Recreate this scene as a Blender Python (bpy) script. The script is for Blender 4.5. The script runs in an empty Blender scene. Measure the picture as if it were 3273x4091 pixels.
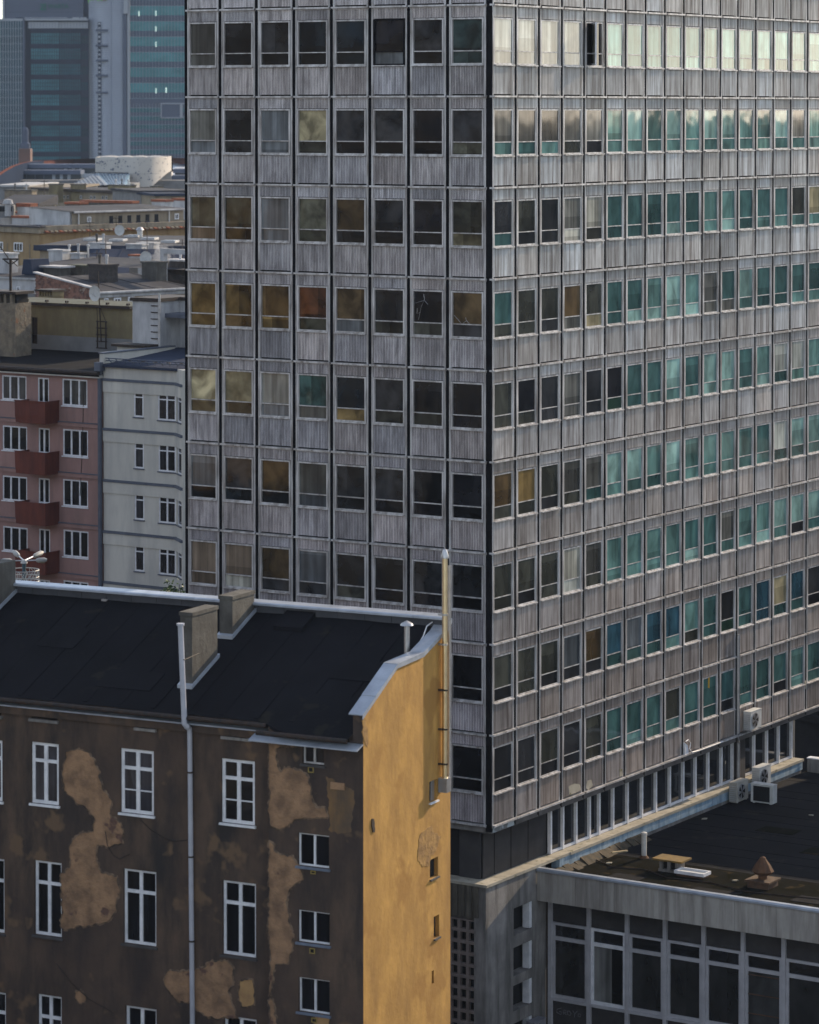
import bpy, bmesh, math, random
from mathutils import Vector, Matrix, noise as mnoise
random.seed(7)
R = math.radians
SC = bpy.context.scene
COL = SC.collection

# ------------------------------------------------------------------ camera, sky, sun, exposure
CAM_H, FOC, PX, PY, PITCH = 40.0, 12673.0, 1636.5, 739.0, R(1.362)
cam_data = bpy.data.cameras.new('camera')
cam = bpy.data.objects.new('camera', cam_data)
COL.objects.link(cam)
cam.location = (0, 0, CAM_H)
cam.rotation_euler = (R(90) - PITCH, 0, 0)
cam_data.sensor_width = 36.0
cam_data.lens = 36.0 * FOC / 4091.0
cam_data.shift_y = (PY - 2045.5) / 4091.0
cam_data.clip_start = 1.0
cam_data.clip_end = 9000.0
cam_data.dof.use_dof = True
cam_data.dof.focus_distance = 138.0
cam_data.dof.aperture_fstop = 1.3
SC.camera = cam

SUN_AZ, SUN_EL = R(39.5), R(23)          # azimuth from +y towards +x
world = bpy.data.worlds.new('World')
SC.world = world
world.use_nodes = True
wn = world.node_tree
wn.nodes.clear()
wo = wn.nodes.new('ShaderNodeOutputWorld')
bg = wn.nodes.new('ShaderNodeBackground')
sky = wn.nodes.new('ShaderNodeTexSky')
sky.sky_type = 'NISHITA'
sky.sun_disc = False
sky.sun_elevation = SUN_EL
sky.sun_rotation = SUN_AZ
sky.air_density, sky.dust_density, sky.ozone_density = 1.0, 0.4, 1.5
bg.inputs['Strength'].default_value = 0.15
hs = wn.nodes.new('ShaderNodeHueSaturation')     # thin veil of cloud: the whole sky a little greyer
hs.inputs['Saturation'].default_value = 0.56
wn.links.new(sky.outputs[0], hs.inputs['Color'])
wn.links.new(hs.outputs[0], bg.inputs[0])
wn.links.new(bg.outputs[0], wo.inputs[0])
sun_data = bpy.data.lights.new('sun', 'SUN')
sun_data.energy = 3.6
sun_data.angle = R(0.5)
sun_data.color = (1.0, 0.80, 0.56)
sun = bpy.data.objects.new('sun', sun_data)
COL.objects.link(sun)
sd = Vector((math.sin(SUN_AZ) * math.cos(SUN_EL), math.cos(SUN_AZ) * math.cos(SUN_EL), math.sin(SUN_EL)))
sun.rotation_euler = sd.to_track_quat('Z', 'Y').to_euler()
sun.location = (60, 60, 120)
vs = SC.view_settings
vs.view_transform = 'Standard'
vs.look = 'None'
vs.gamma = 1.0
vs.use_curve_mapping = False
vs.exposure = 0.92
SC.render.engine = 'CYCLES'
cy = SC.cycles
cy.use_denoising = True
cy.max_bounces = 6
cy.diffuse_bounces = 3
cy.glossy_bounces = 3
cy.transmission_bounces = 3
cy.volume_bounces = 0
cy.sample_clamp_indirect = 4.0

# ------------------------------------------------------------------ measuring helpers
CP, SP = math.cos(PITCH), math.sin(PITCH)
CAMP = Vector((0, 0, CAM_H))

def ray(px, py):
    b = -(py - PY) / FOC
    return Vector(((px - PX) / FOC, CP + b * SP, -SP + b * CP))

def at(px, py, Y):
    """point that photo pixel (px, py) shows at distance Y"""
    d = ray(px, py)
    return CAMP + d * (Y / d.y)

class Frame:
    """a building's own axes: x along the front, y into the building"""
    def __init__(s, o, theta):
        t = R(theta)
        s.o = Vector((o[0], o[1], 0)); s.theta = t
        s.X = Vector((math.cos(t), -math.sin(t), 0)); s.Y = Vector((math.sin(t), math.cos(t), 0))
        s.M = Matrix.Translation(s.o) @ Matrix.Rotation(-t, 4, 'Z')
    def hit(s, px, py, ax, val):
        d = ray(px, py); n = {'x': s.X, 'y': s.Y, 'z': Vector((0, 0, 1))}[ax]
        t = (val - (CAMP - s.o).dot(n)) / d.dot(n)
        p = CAMP + d * t - s.o
        return Vector((p.dot(s.X), p.dot(s.Y), p.z))
    def hitp(s, px, py, p0, n):
        """hit of a plane given in local axes"""
        Mi = s.M.inverted(); o = Mi @ CAMP; d = Mi.to_3x3() @ ray(px, py)
        n = Vector(n); t = (Vector(p0) - o).dot(n) / d.dot(n)
        return o + d * t
    def root(s, name, label, cat, group=None, z=0):
        e = bpy.data.objects.new(name, None); COL.objects.link(e)
        e.empty_display_size = 0.5
        e.location = (s.o.x, s.o.y, z); e.rotation_euler = (0, 0, -s.theta)
        tag(e, label, cat, group)
        return e

def tag(o, label=None, cat=None, group=None, kind=None):
    if label: o['label'] = label
    if cat: o['category'] = cat
    if group: o['group'] = group
    if kind: o['kind'] = kind
    return o

def srgb(r, g, b):
    f = lambda c: (c / 255) / 12.92 if c / 255 <= .04045 else ((c / 255 + .055) / 1.055) ** 2.4
    return (f(r), f(g), f(b))

# ------------------------------------------------------------------ mesh helpers
class MB:
    def __init__(s):
        s.v, s.f, s.m = [], [], []; s.mi = 0
    def quad(s, *pts):
        n = len(s.v); s.v += [tuple(p) for p in pts]; s.f.append(tuple(range(n, n + len(pts)))); s.m.append(s.mi); return s
    def box(s, x0, x1, y0, y1, z0, z1):
        if x0 > x1: x0, x1 = x1, x0
        if y0 > y1: y0, y1 = y1, y0
        if z0 > z1: z0, z1 = z1, z0
        n = len(s.v)
        s.v += [(x, y, z) for z in (z0, z1) for y in (y0, y1) for x in (x0, x1)]
        for f in ((0, 2, 3, 1), (4, 5, 7, 6), (0, 1, 5, 4), (2, 6, 7, 3), (0, 4, 6, 2), (1, 3, 7, 5)):
            s.f.append(tuple(n + i for i in f)); s.m.append(s.mi)
        return s
    def prism(s, poly, fn, a, b):
        """poly of 2D points, fn(p, q, t)->xyz, extruded t from a to b"""
        n = len(s.v); k = len(poly)
        s.v += [fn(p, q, a) for p, q in poly] + [fn(p, q, b) for p, q in poly]
        s.f.append(tuple(range(n, n + k))); s.f.append(tuple(range(n + 2 * k - 1, n + k - 1, -1))); s.m += [s.mi] * 2
        for i in range(k):
            j = (i + 1) % k
            s.f.append((n + i, n + k + i, n + k + j, n + j)); s.m.append(s.mi)
        return s
    def tube(s, pts, r, n=8, cap=True):
        pts = [Vector(p) for p in pts]; rings = []
        for i, p in enumerate(pts):
            d = (pts[min(i + 1, len(pts) - 1)] - pts[max(i - 1, 0)]).normalized()
            a = d.cross(Vector((0, 0, 1)) if abs(d.z) < .95 else Vector((1, 0, 0))).normalized(); b = d.cross(a)
            rr = r[i] if isinstance(r, (list, tuple)) else r
            k = len(s.v); rings.append(k)
            s.v += [tuple(p + (a * math.cos(t) + b * math.sin(t)) * rr) for t in [2 * math.pi * q / n for q in range(n)]]
        for k0, k1 in zip(rings, rings[1:]):
            for q in range(n):
                s.f.append((k0 + q, k0 + (q + 1) % n, k1 + (q + 1) % n, k1 + q)); s.m.append(s.mi)
        if cap:
            s.f.append(tuple(range(rings[0], rings[0] + n))[::-1]); s.f.append(tuple(range(rings[-1], rings[-1] + n))); s.m += [s.mi] * 2
        return s
    def lathe(s, prof, c=(0, 0, 0), n=16):
        s.tube([(c[0], c[1], c[2] + z) for r, z in prof], [r for r, z in prof], n); return s
    def mesh(s, name, mats, smooth=False):
        me = bpy.data.meshes.new(name)
        me.from_pydata(s.v, [], s.f)
        for m in (mats if isinstance(mats, (list, tuple)) else [mats]): me.materials.append(m)
        if any(s.m): me.polygons.foreach_set('material_index', s.m)
        bm = bmesh.new(); bm.from_mesh(me); bmesh.ops.recalc_face_normals(bm, faces=bm.faces)
        if smooth:
            for f in bm.faces: f.smooth = True
            for e in bm.edges:
                if len(e.link_faces) == 2 and e.calc_face_angle() > .6: e.smooth = False
        bm.to_mesh(me); bm.free(); me.update()
        return me
    def build(s, name, mats, parent=None, smooth=False, loc=None, rotz=0):
        return put(name, s.mesh(name, mats, smooth), parent, loc, rotz)

def put(name, me, parent=None, loc=None, rotz=0, sx=1, sz=1, color=None):
    o = bpy.data.objects.new(name, me); COL.objects.link(o)
    if parent: o.parent = parent
    if loc: o.location = loc
    if rotz: o.rotation_euler = (0, 0, rotz)
    if sx != 1 or sz != 1: o.scale = (sx, 1, sz)
    if color: o.color = color
    return o

def box(name, m, parent, *b):
    return MB().box(*b).build(name, m, parent)

class Face:
    """one wall plane of a building: u along it, z up, y into the building"""
    def __init__(s, fr, kind, off, parent):
        s.fr, s.kind, s.off, s.parent = fr, kind, off, parent
    def uz(s, px, py):
        h = s.fr.hit(px, py, 'y' if s.kind == 'front' else 'x', s.off)
        return (h.x if s.kind == 'front' else h.y), h.z
    def rect(s, x0, y0, x1, y1):
        xm, ym = (x0 + x1) / 2, (y0 + y1) / 2
        return s.uz(x0, ym)[0], s.uz(x1, ym)[0], s.uz(xm, y1)[1], s.uz(xm, y0)[1]
    def loc(s, u, z, w=0):
        return ((u, s.off - w, z), 0) if s.kind == 'front' else ((s.off + w, u, z), R(90))
    def put(s, name, me, u=0, z=0, w=0, parent=None, **k):
        l, r = s.loc(u, z, w)
        return put(name, me, parent or s.parent, l, r, **k)

def wall_mesh(u0, u1, z0, z1, holes, depth, mats, thick=.3, top=True):
    """wall slab with rectangular openings, front at y=0"""
    b = MB()
    us = sorted({u0, u1, *[h[i] for h in holes for i in (0, 1)]}); zs = sorted({z0, z1, *[h[i] for h in holes for i in (2, 3)]})
    us = [u for u in us if u0 <= u <= u1]; zs = [z for z in zs if z0 <= z <= z1]
    for a, c in zip(us, us[1:]):
        for e, g in zip(zs, zs[1:]):
            mu, mz = (a + c) / 2, (e + g) / 2
            if not any(h[0] < mu < h[1] and h[2] < mz < h[3] for h in holes):
                b.quad((a, 0, e), (c, 0, e), (c, 0, g), (a, 0, g))
    for h in holes:
        a, c, e, g = max(h[0], u0), min(h[1], u1), max(h[2], z0), min(h[3], z1)
        d = depth
        b.quad((a, 0, e), (a, d, e), (a, d, g), (a, 0, g)); b.quad((c, 0, e), (c, 0, g), (c, d, g), (c, d, e))
        b.quad((a, 0, g), (a, d, g), (c, d, g), (c, 0, g)); b.quad((a, 0, e), (c, 0, e), (c, d, e), (a, d, e))
    t = thick
    b.quad((u0, 0, z0), (u0, t, z0), (u0, t, z1), (u0, 0, z1)); b.quad((u1, 0, z0), (u1, 0, z1), (u1, t, z1), (u1, t, z0))
    b.quad((u0, t, z0), (u1, t, z0), (u1, t, z1), (u0, t, z1)); b.quad((u0, 0, z1), (u0, t, z1), (u1, t, z1), (u1, 0, z1))
    b.quad((u0, 0, z0), (u1, 0, z0), (u1, t, z0), (u0, t, z0))
    me = bpy.data.meshes.new('wall'); me.from_pydata(b.v, [], b.f)
    for m in (mats if isinstance(mats, (list, tuple)) else [mats]): me.materials.append(m)
    bm = bmesh.new(); bm.from_mesh(me); bmesh.ops.remove_doubles(bm, verts=bm.verts, dist=1e-5); bmesh.ops.recalc_face_normals(bm, faces=bm.faces)
    bm.to_mesh(me); bm.free()
    return me

# ------------------------------------------------------------------ materials
def mat(name, col, rough=.8, col2=None, scale=1.0, stretch=(1, 1, 1), mix=(.35, .7), bump=0, bscale=None, bstretch=None,
        metal=0, spec=.3, objcol=False, streak=None, streak_s=(6, 6, .35), spots=None, local=False, ior=1.5):
    """principled with a two-tone noise, optional vertical streaks, spots and bump; world position unless local"""
    m = bpy.data.materials.new(name); m.use_nodes = True
    nt = m.node_tree; N = nt.nodes; L = nt.links
    p = N['Principled BSDF']
    p.inputs['Roughness'].default_value = rough; p.inputs['Metallic'].default_value = metal
    p.inputs['Specular IOR Level'].default_value = spec; p.inputs['IOR'].default_value = ior
    if local:
        src = N.new('ShaderNodeTexCoord').outputs['Object']
    else:
        src = N.new('ShaderNodeNewGeometry').outputs['Position']
    def noise(sc, st, det=4, rough_=.6):
        mp = N.new('ShaderNodeMapping'); mp.inputs['Scale'].default_value = st; L.new(src, mp.inputs[0])
        n = N.new('ShaderNodeTexNoise'); n.inputs['Scale'].default_value = sc; n.inputs['Detail'].default_value = det; n.inputs['Roughness'].default_value = rough_
        L.new(mp.outputs[0], n.inputs['Vector']); return n.outputs['Fac']
    def ramp(x, a, b):
        r = N.new('ShaderNodeMapRange'); r.inputs[1].default_value = a; r.inputs[2].default_value = b; L.new(x, r.inputs[0]); return r.outputs[0]
    def mixc(fac, a, b, mode='MIX'):
        x = N.new('ShaderNodeMix'); x.data_type = 'RGBA'; x.blend_type = mode
        for sock, val in ((x.inputs[0], fac), (x.inputs[6], a), (x.inputs[7], b)):
            if hasattr(val, 'links'): L.new(val, sock)
            elif isinstance(val, (int, float)): sock.default_value = val
            else: sock.default_value = (*val[:3], 1)
        return x.outputs[2]
    c = col
    if col2: c = mixc(ramp(noise(scale, stretch), *mix), col, col2)
    if streak: c = mixc(ramp(noise(1.0, streak_s, 5, .65), .42, .68), c, streak)
    if spots: c = mixc(ramp(noise(spots[1], (1, 1, 1), 3), spots[2], spots[2] + .06), c, spots[0])
    if objcol:
        oi = N.new('ShaderNodeObjectInfo'); c = mixc(1.0, c, oi.outputs['Color'], 'MULTIPLY')
    if hasattr(c, 'links'): L.new(c, p.inputs['Base Color'])
    else: p.inputs['Base Color'].default_value = (*c, 1)
    if bump:
        bp = N.new('ShaderNodeBump'); bp.inputs['Distance'].default_value = bump; bp.inputs['Strength'].default_value = 1
        L.new(noise(bscale or 6, bstretch or (1, 1, 1), 5), bp.inputs['Height']); L.new(bp.outputs[0], p.inputs['Normal'])
    return m

def glass(name, spec=.6, rough=.05, warp=.02, lo=.45, hi=1.35, nscale=(.9, .9, .5), fold=0, ior=1.5, metal=0.0, split=0, nr=(.3, .7)):
    """window pane: the object's colour is what stands behind it (blind, curtain, dark room) plus reflections painted in, under a glossy sheet"""
    m = bpy.data.materials.new(name); m.use_nodes = True
    nt = m.node_tree; N = nt.nodes; L = nt.links; p = N['Principled BSDF']
    p.inputs['Roughness'].default_value = rough; p.inputs['Specular IOR Level'].default_value = spec; p.inputs['IOR'].default_value = ior
    p.inputs['Metallic'].default_value = metal
    g = N.new('ShaderNodeNewGeometry'); oi = N.new('ShaderNodeObjectInfo')
    off = N.new('ShaderNodeVectorMath'); off.operation = 'ADD'
    cmb = N.new('ShaderNodeCombineXYZ'); mu = N.new('ShaderNodeMath'); mu.operation = 'MULTIPLY'; mu.inputs[1].default_value = 40
    L.new(oi.outputs['Random'], mu.inputs[0]); L.new(mu.outputs[0], cmb.inputs[0]); L.new(mu.outputs[0], cmb.inputs[2])
    L.new(g.outputs['Position'], off.inputs[0]); L.new(cmb.outputs[0], off.inputs[1])
    mp = N.new('ShaderNodeMapping'); mp.inputs['Scale'].default_value = nscale; L.new(off.outputs[0], mp.inputs[0])
    n = N.new('ShaderNodeTexNoise'); n.inputs['Scale'].default_value = 1.6; n.inputs['Detail'].default_value = 5; n.inputs['Distortion'].default_value = .45
    L.new(mp.outputs[0], n.inputs['Vector'])
    r = N.new('ShaderNodeMapRange'); r.inputs[1].default_value, r.inputs[2].default_value = nr; r.inputs[3].default_value = lo; r.inputs[4].default_value = hi
    L.new(n.outputs['Fac'], r.inputs[0])
    v = r.outputs[0]
    if fold:
        mp2 = N.new('ShaderNodeMapping'); mp2.inputs['Scale'].default_value = (fold, fold, .15); L.new(off.outputs[0], mp2.inputs[0])
        n2 = N.new('ShaderNodeTexNoise'); n2.inputs['Scale'].default_value = 1; n2.inputs['Detail'].default_value = 2; L.new(mp2.outputs[0], n2.inputs['Vector'])
        r2 = N.new('ShaderNodeMapRange'); r2.inputs[1].default_value = .3; r2.inputs[2].default_value = .7; r2.inputs[3].default_value = .55; r2.inputs[4].default_value = 1.25
        L.new(n2.outputs['Fac'], r2.inputs[0])
        m2 = N.new('ShaderNodeMath'); m2.operation = 'MULTIPLY'; L.new(v, m2.inputs[0]); L.new(r2.outputs[0], m2.inputs[1]); v = m2.outputs[0]
    if split:     # blind drawn part way, curtain to one side; side edge doubles as painted frame shade
        tc = N.new('ShaderNodeTexCoord'); sx = N.new('ShaderNodeSeparateXYZ'); L.new(tc.outputs['Object'], sx.inputs[0])
        def M2(op, x, y):
            q = N.new('ShaderNodeMath'); q.operation = op
            for i, w in enumerate((x, y)):
                if w is None: continue
                if hasattr(w, 'links'): L.new(w, q.inputs[i])
                else: q.inputs[i].default_value = w
            return q.outputs[0]
        f1 = M2('FRACT', M2('MULTIPLY', oi.outputs['Random'], 7.13), None); f2 = M2('FRACT', M2('MULTIPLY', oi.outputs['Random'], 31.7), None)
        ex = M2('GREATER_THAN', sx.outputs['X'], M2('SUBTRACT', M2('MULTIPLY', f1, 2.6), 1.1))
        ez = M2('LESS_THAN', sx.outputs['Z'], M2('SUBTRACT', M2('MULTIPLY', f2, -2.6), .3))
        v = M2('MULTIPLY', v, M2('SUBTRACT', 1.0, M2('MULTIPLY', ex, split)))
        v = M2('MULTIPLY', v, M2('SUBTRACT', 1.0, M2('MULTIPLY', ez, split)))
    vm = N.new('ShaderNodeVectorMath'); vm.operation = 'SCALE'; L.new(oi.outputs['Color'], vm.inputs[0]); L.new(v, vm.inputs['Scale'])
    L.new(vm.outputs[0], p.inputs['Base Color'])
    bp = N.new('ShaderNodeBump'); bp.inputs['Distance'].default_value = warp; bp.inputs['Strength'].default_value = .5
    n3 = N.new('ShaderNodeTexNoise'); n3.inputs['Scale'].default_value = 1.1; n3.inputs['Detail'].default_value = 1; L.new(off.outputs[0], n3.inputs['Vector'])
    L.new(n3.outputs['Fac'], bp.inputs['Height']); L.new(bp.outputs[0], p.inputs['Normal'])
    return m

M = {}
M['panel'] = mat('ribbed_grey_metal', (.76, .735, .745), .55, (.42, .40, .41), .9, (1, 1, .8), (.3, .72), objcol=True,
                 streak=(.27, .255, .26), streak_s=(5, 5, .7), spec=.4)
M['panel_side'] = mat('streaked_grey_metal', (.80, .815, .805), .5, (.52, .52, .51), 1.1, (1, 1, .6), (.35, .7), objcol=True,
                 streak=(.22, .19, .175), streak_s=(7, 7, .3), spec=.5)
M['groove'] = mat('shade_in_grooves', (.028, .026, .028), .8, objcol=True)  # groove faces coloured dark: rib shade put into the colour
M['alu'] = mat('weathered_aluminium', (.58, .57, .58), .45, (.36, .35, .355), 2.0, (1, 1, .4), (.4, .75), metal=.2, spec=.5, streak=(.2, .18, .17), streak_s=(4, 4, .6))
M['black'] = mat('black_mullion_paint', (.004, .004, .006), .7, (.010, .010, .012), 3, spec=.06)
M['dark'] = mat('dark_room', (.012, .012, .014), .9)
M['glass'] = glass('tower_glass', .62, .05, .012, .5, 1.4, split=.28)
M['glass_front'] = glass('front_tower_glass', .45, .05, .012, .38, 1.5, nscale=(.8, .8, .7), split=.5, nr=(.38, .64))  # strong mottling paints broken reflections into the pane colour
M['glass_soft'] = glass('curtain_and_sky_glass', .6, .08, .01, .6, 1.2, fold=5, split=.35)  # also carries the pale top-row panes, sky reflection painted into their colour
M['glass_dim'] = glass('old_window_glass', .5, .06, .01, .5, 1.3, fold=7)
M['concrete'] = mat('weathered_concrete', (.26, .245, .235), .9, (.15, .14, .135), .9, mix=(.35, .7), bump=.01, bscale=9, streak=(.09, .085, .08), streak_s=(2, 2, .3))
M['coping'] = mat('pale_coping_stone', (.38, .345, .28), .85, (.23, .21, .17), 1.5, spots=((.16, .15, .10), 3.0, .6))
M['blue'] = mat('faded_blue_paint', (.22, .33, .44), .8, (.36, .43, .47), 1.2, (1, 1, .5), streak=(.13, .19, .25), streak_s=(3, 3, .8))
M['felt'] = mat('roofing_felt', (.012, .012, .015), .95, (.008, .008, .010), .5, (1, 1, 1), bump=.012, bscale=14, spots=((.020, .019, .017), .9, .62), spec=.06)
M['felt_moss'] = mat('mossy_roofing_felt', (.020, .018, .015), 1.0, (.013, .013, .009), .8, bump=.012, bscale=8, spots=((.042, .032, .019), 1.4, .6), spec=.0)
M['white'] = mat('white_window_paint', (.76, .76, .79), .5, (.55, .56, .60), 3)
M['zinc'] = mat('zinc_flashing', (.42, .46, .53), .42, (.28, .31, .37), 1.6, metal=.35, spec=.5)
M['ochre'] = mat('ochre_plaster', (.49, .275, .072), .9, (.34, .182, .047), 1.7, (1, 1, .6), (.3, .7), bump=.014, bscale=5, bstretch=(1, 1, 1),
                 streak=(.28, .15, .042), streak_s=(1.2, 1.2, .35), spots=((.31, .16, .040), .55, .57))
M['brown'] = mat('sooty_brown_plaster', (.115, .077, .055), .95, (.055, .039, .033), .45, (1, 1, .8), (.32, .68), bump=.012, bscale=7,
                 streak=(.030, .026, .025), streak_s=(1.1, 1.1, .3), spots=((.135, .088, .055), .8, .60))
M['patch'] = mat('exposed_red_render', (.34, .205, .118), .95, (.17, .105, .066), 2.0, mix=(.36, .66), bump=.05, bscale=9, spots=((.12, .07, .055), 1.6, .62))
M['patch_gold'] = mat('exposed_ochre_render', (.45, .28, .12), .95, (.30, .18, .09), 2, bump=.02, bscale=9)
M['rough_ochre'] = mat('broken_ochre_plaster', (.33, .19, .065), .95, (.22, .125, .05), 2.5, mix=(.4, .6), bump=.03, bscale=7)
M['steel'] = mat('bright_steel_flue', (.85, .70, .46), .34, (.72, .58, .38), 3, metal=1.0)
M['galv'] = mat('galvanised_pipe', (.48, .48, .50), .35, (.36, .36, .38), 4, metal=.7)
M['iron'] = mat('rusty_black_iron', (.02, .018, .018), .7, (.05, .03, .022), 6)
M['pvc'] = mat('grey_plastic_pipe', (.40, .41, .46), .5, (.33, .34, .39), 2)
M['acwhite'] = mat('white_enamel', (.55, .55, .54), .5, (.44, .44, .43), 4)
M['rust'] = mat('rusty_sheet', (.12, .06, .032), .9, (.06, .036, .026), 5, bump=.01)
M['chimney'] = mat('sooty_chimney_render', (.115, .11, .10), .95, (.06, .056, .052), 1.6, bump=.02, bscale=9, streak=(.06, .055, .05), streak_s=(2, 2, .5))
M['asphalt'] = mat('street_asphalt', (.04, .04, .042), 1.0, (.05, .049, .047), .3, spec=.03)

# ------------------------------------------------------------------ ground
gm = MB().quad((-6000, -300, 0), (6000, -300, 0), (6000, 8500, 0), (-6000, 8500, 0)).build('ground', M['asphalt'])
tag(gm, kind='structure')

# ------------------------------------------------------------------ the office tower
FH, Z0 = 3.3, 43.775                         # storey height, height of the uppermost ledge in view
TW = Frame((.897 * 3.3, 34.59 * 3.3), 32.37)
tower = TW.root('office_tower', 'tall grey office tower of dirty ribbed panels between black mullions with teal-tinted windows', 'building')
TF = Face(TW, 'front', 0, tower); TS = Face(TW, 'side', 0, tower)
ZB, ZT = 13.86, Z0 + FH * 1.25
uL = [-13.615, -12.01, -10.32, -8.61, -6.92, -5.22, -3.53, -1.854, -.16]          # mullion lines, street front
uS = [0, 1.635, 3.33, 5.04, 6.735, 8.39, 10.0, 11.64, 13.25, 14.87, 16.5, 18.1, 19.69, 21.35, 23.02, 24.71, 26.38, 28.05, 29.72]
box('core_wall', M['dark'], tower, -13.5, -.09, .09, 29.7, ZB + .03, ZT)
box('roof', M['felt'], tower, -13.5, -.02, .02, 29.7, ZT, ZT + .3)
box('soffit', M['concrete'], tower, -13.55, -.02, .02, 29.7, ZB - .06, ZB + .03)

WN = 1.55
def rail_mesh():
    b = MB()
    for s in (-1, 1):
        b.box(s * .775, s * .738, -.035, .08, ZB + .2, ZT); b.box(s * .737, s * .70, -.022, .08, ZB + .2, ZT)
    return b.mesh('bay_rail', M['alu'])
def ribbed(z0, z1, m, n=20, w=.70):
    b = MB(); p = 2 * w / n
    for i in range(n):
        x = -w + i * p
        xs = [(x, 0), (x + p * .38, 0), (x + p * .47, -.03), (x + p * .82, -.03), (x + p, 0)]
        for q, ((a, ya), (c, yc)) in enumerate(zip(xs, xs[1:])):
            b.mi = 1 if q == 0 else 0
            b.quad((a, ya, z0), (c, yc, z0), (c, yc, z1), (a, ya, z1))
    b.mi = 0
    b.quad((-w, .02, z1), (w, .02, z1), (w, -.022, z1), (-w, -.022, z1))
    return b.mesh('panel', [m, M['groove']])
def frame_mesh(m, o=0):
    b = MB(); box_ = b.box
    b.box = lambda x0, x1, y0, y1, z0, z1: box_(x0, x1, y0 + o, y1, z0, z1)
    b.box(-.69, -.63, -.06, .05, -2.145, -.455); b.box(.63, .69, -.06, .05, -2.145, -.455)
    b.box(-.63, .63, -.06, .05, -.51, -.455); b.box(-.63, .63, -.06, .05, -2.145, -2.095); b.box(-.63, .63, -.05, .05, -1.67, -1.635)
    return b.mesh('window', m)
def sheet(x, z0, z1, m, t=.02): return MB().box(-x, x, 0, t, z0, z1).mesh('pane', m)
me_rail = rail_mesh()
me_ledge = MB().box(-.81, .81, -.13, .09, -.032, .032).box(-.80, .80, -.02, .09, -.075, -.033).mesh('ledge', M['alu'])
me_mull = {w: MB().box(-w / 2, w / 2, -.005, .09, ZB + .02, ZT).mesh('mullion', M['black']) for w in (.16, .20)}
me_head = {k: ribbed(-.435, -.04, M[k]) for k in ('panel', 'panel_side')}
me_span = {k: ribbed(-3.215, -2.20, M[k]) for k in ('panel', 'panel_side')}
me_win = frame_mesh(M['alu']); me_win_black = frame_mesh(M['black']); me_win_side = frame_mesh(M['alu'], .04)
me_sill = MB().box(-.70, .70, -.115, .05, -2.19, -2.147).mesh('window_sill', M['alu'])
me_pu = {k: sheet(.629, -1.634, -.511, M[k]) for k in ('glass', 'glass_soft', 'glass_front')}
me_pl = {k: sheet(.629, -2.094, -1.671, M[k]) for k in ('glass', 'glass_soft', 'glass_front')}

PC = {  # pane colours: rooms and blinds behind, and reflections of sky and buildings painted in
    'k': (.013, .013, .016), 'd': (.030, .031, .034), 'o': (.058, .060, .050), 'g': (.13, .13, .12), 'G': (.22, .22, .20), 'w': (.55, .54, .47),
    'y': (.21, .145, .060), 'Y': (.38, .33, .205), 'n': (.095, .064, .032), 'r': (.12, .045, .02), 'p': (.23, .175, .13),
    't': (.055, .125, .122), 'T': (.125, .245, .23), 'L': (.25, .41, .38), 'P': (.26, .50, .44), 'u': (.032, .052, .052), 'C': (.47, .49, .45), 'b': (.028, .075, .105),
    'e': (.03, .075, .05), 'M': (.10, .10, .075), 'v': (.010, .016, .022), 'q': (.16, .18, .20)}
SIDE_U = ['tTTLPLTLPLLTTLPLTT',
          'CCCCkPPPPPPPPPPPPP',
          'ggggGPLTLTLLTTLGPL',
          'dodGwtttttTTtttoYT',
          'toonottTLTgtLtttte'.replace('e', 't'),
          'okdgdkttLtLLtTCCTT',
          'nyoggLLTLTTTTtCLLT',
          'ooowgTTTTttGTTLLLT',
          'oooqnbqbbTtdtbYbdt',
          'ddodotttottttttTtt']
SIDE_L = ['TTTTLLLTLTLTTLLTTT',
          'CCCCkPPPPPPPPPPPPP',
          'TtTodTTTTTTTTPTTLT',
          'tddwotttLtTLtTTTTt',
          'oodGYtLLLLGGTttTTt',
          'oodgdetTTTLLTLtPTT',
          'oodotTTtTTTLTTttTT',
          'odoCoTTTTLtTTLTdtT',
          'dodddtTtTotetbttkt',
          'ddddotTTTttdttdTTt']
FRONT_U = ['ddgddkdd', 'gddvvkdu', 'GdqYddkd', 'MMqMndkM', 'yynrndkn', 'YYGTvddk', 'qdngdddk', 'ppnqdddd', 'ddddddkk', 'ddddddkk']
FRONT_L = ['ddddddkd', 'gddvvqdu', 'qdqodkkM', 'pnqMdkdY', 'ynyMqood', 'YMqgyook', 'vvvqdkkk', 'pPddokkk'.replace('P', 'w'), 'ddddddkk', 'ddddddkk']
SOFT = set('gGwpCqP')

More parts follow.
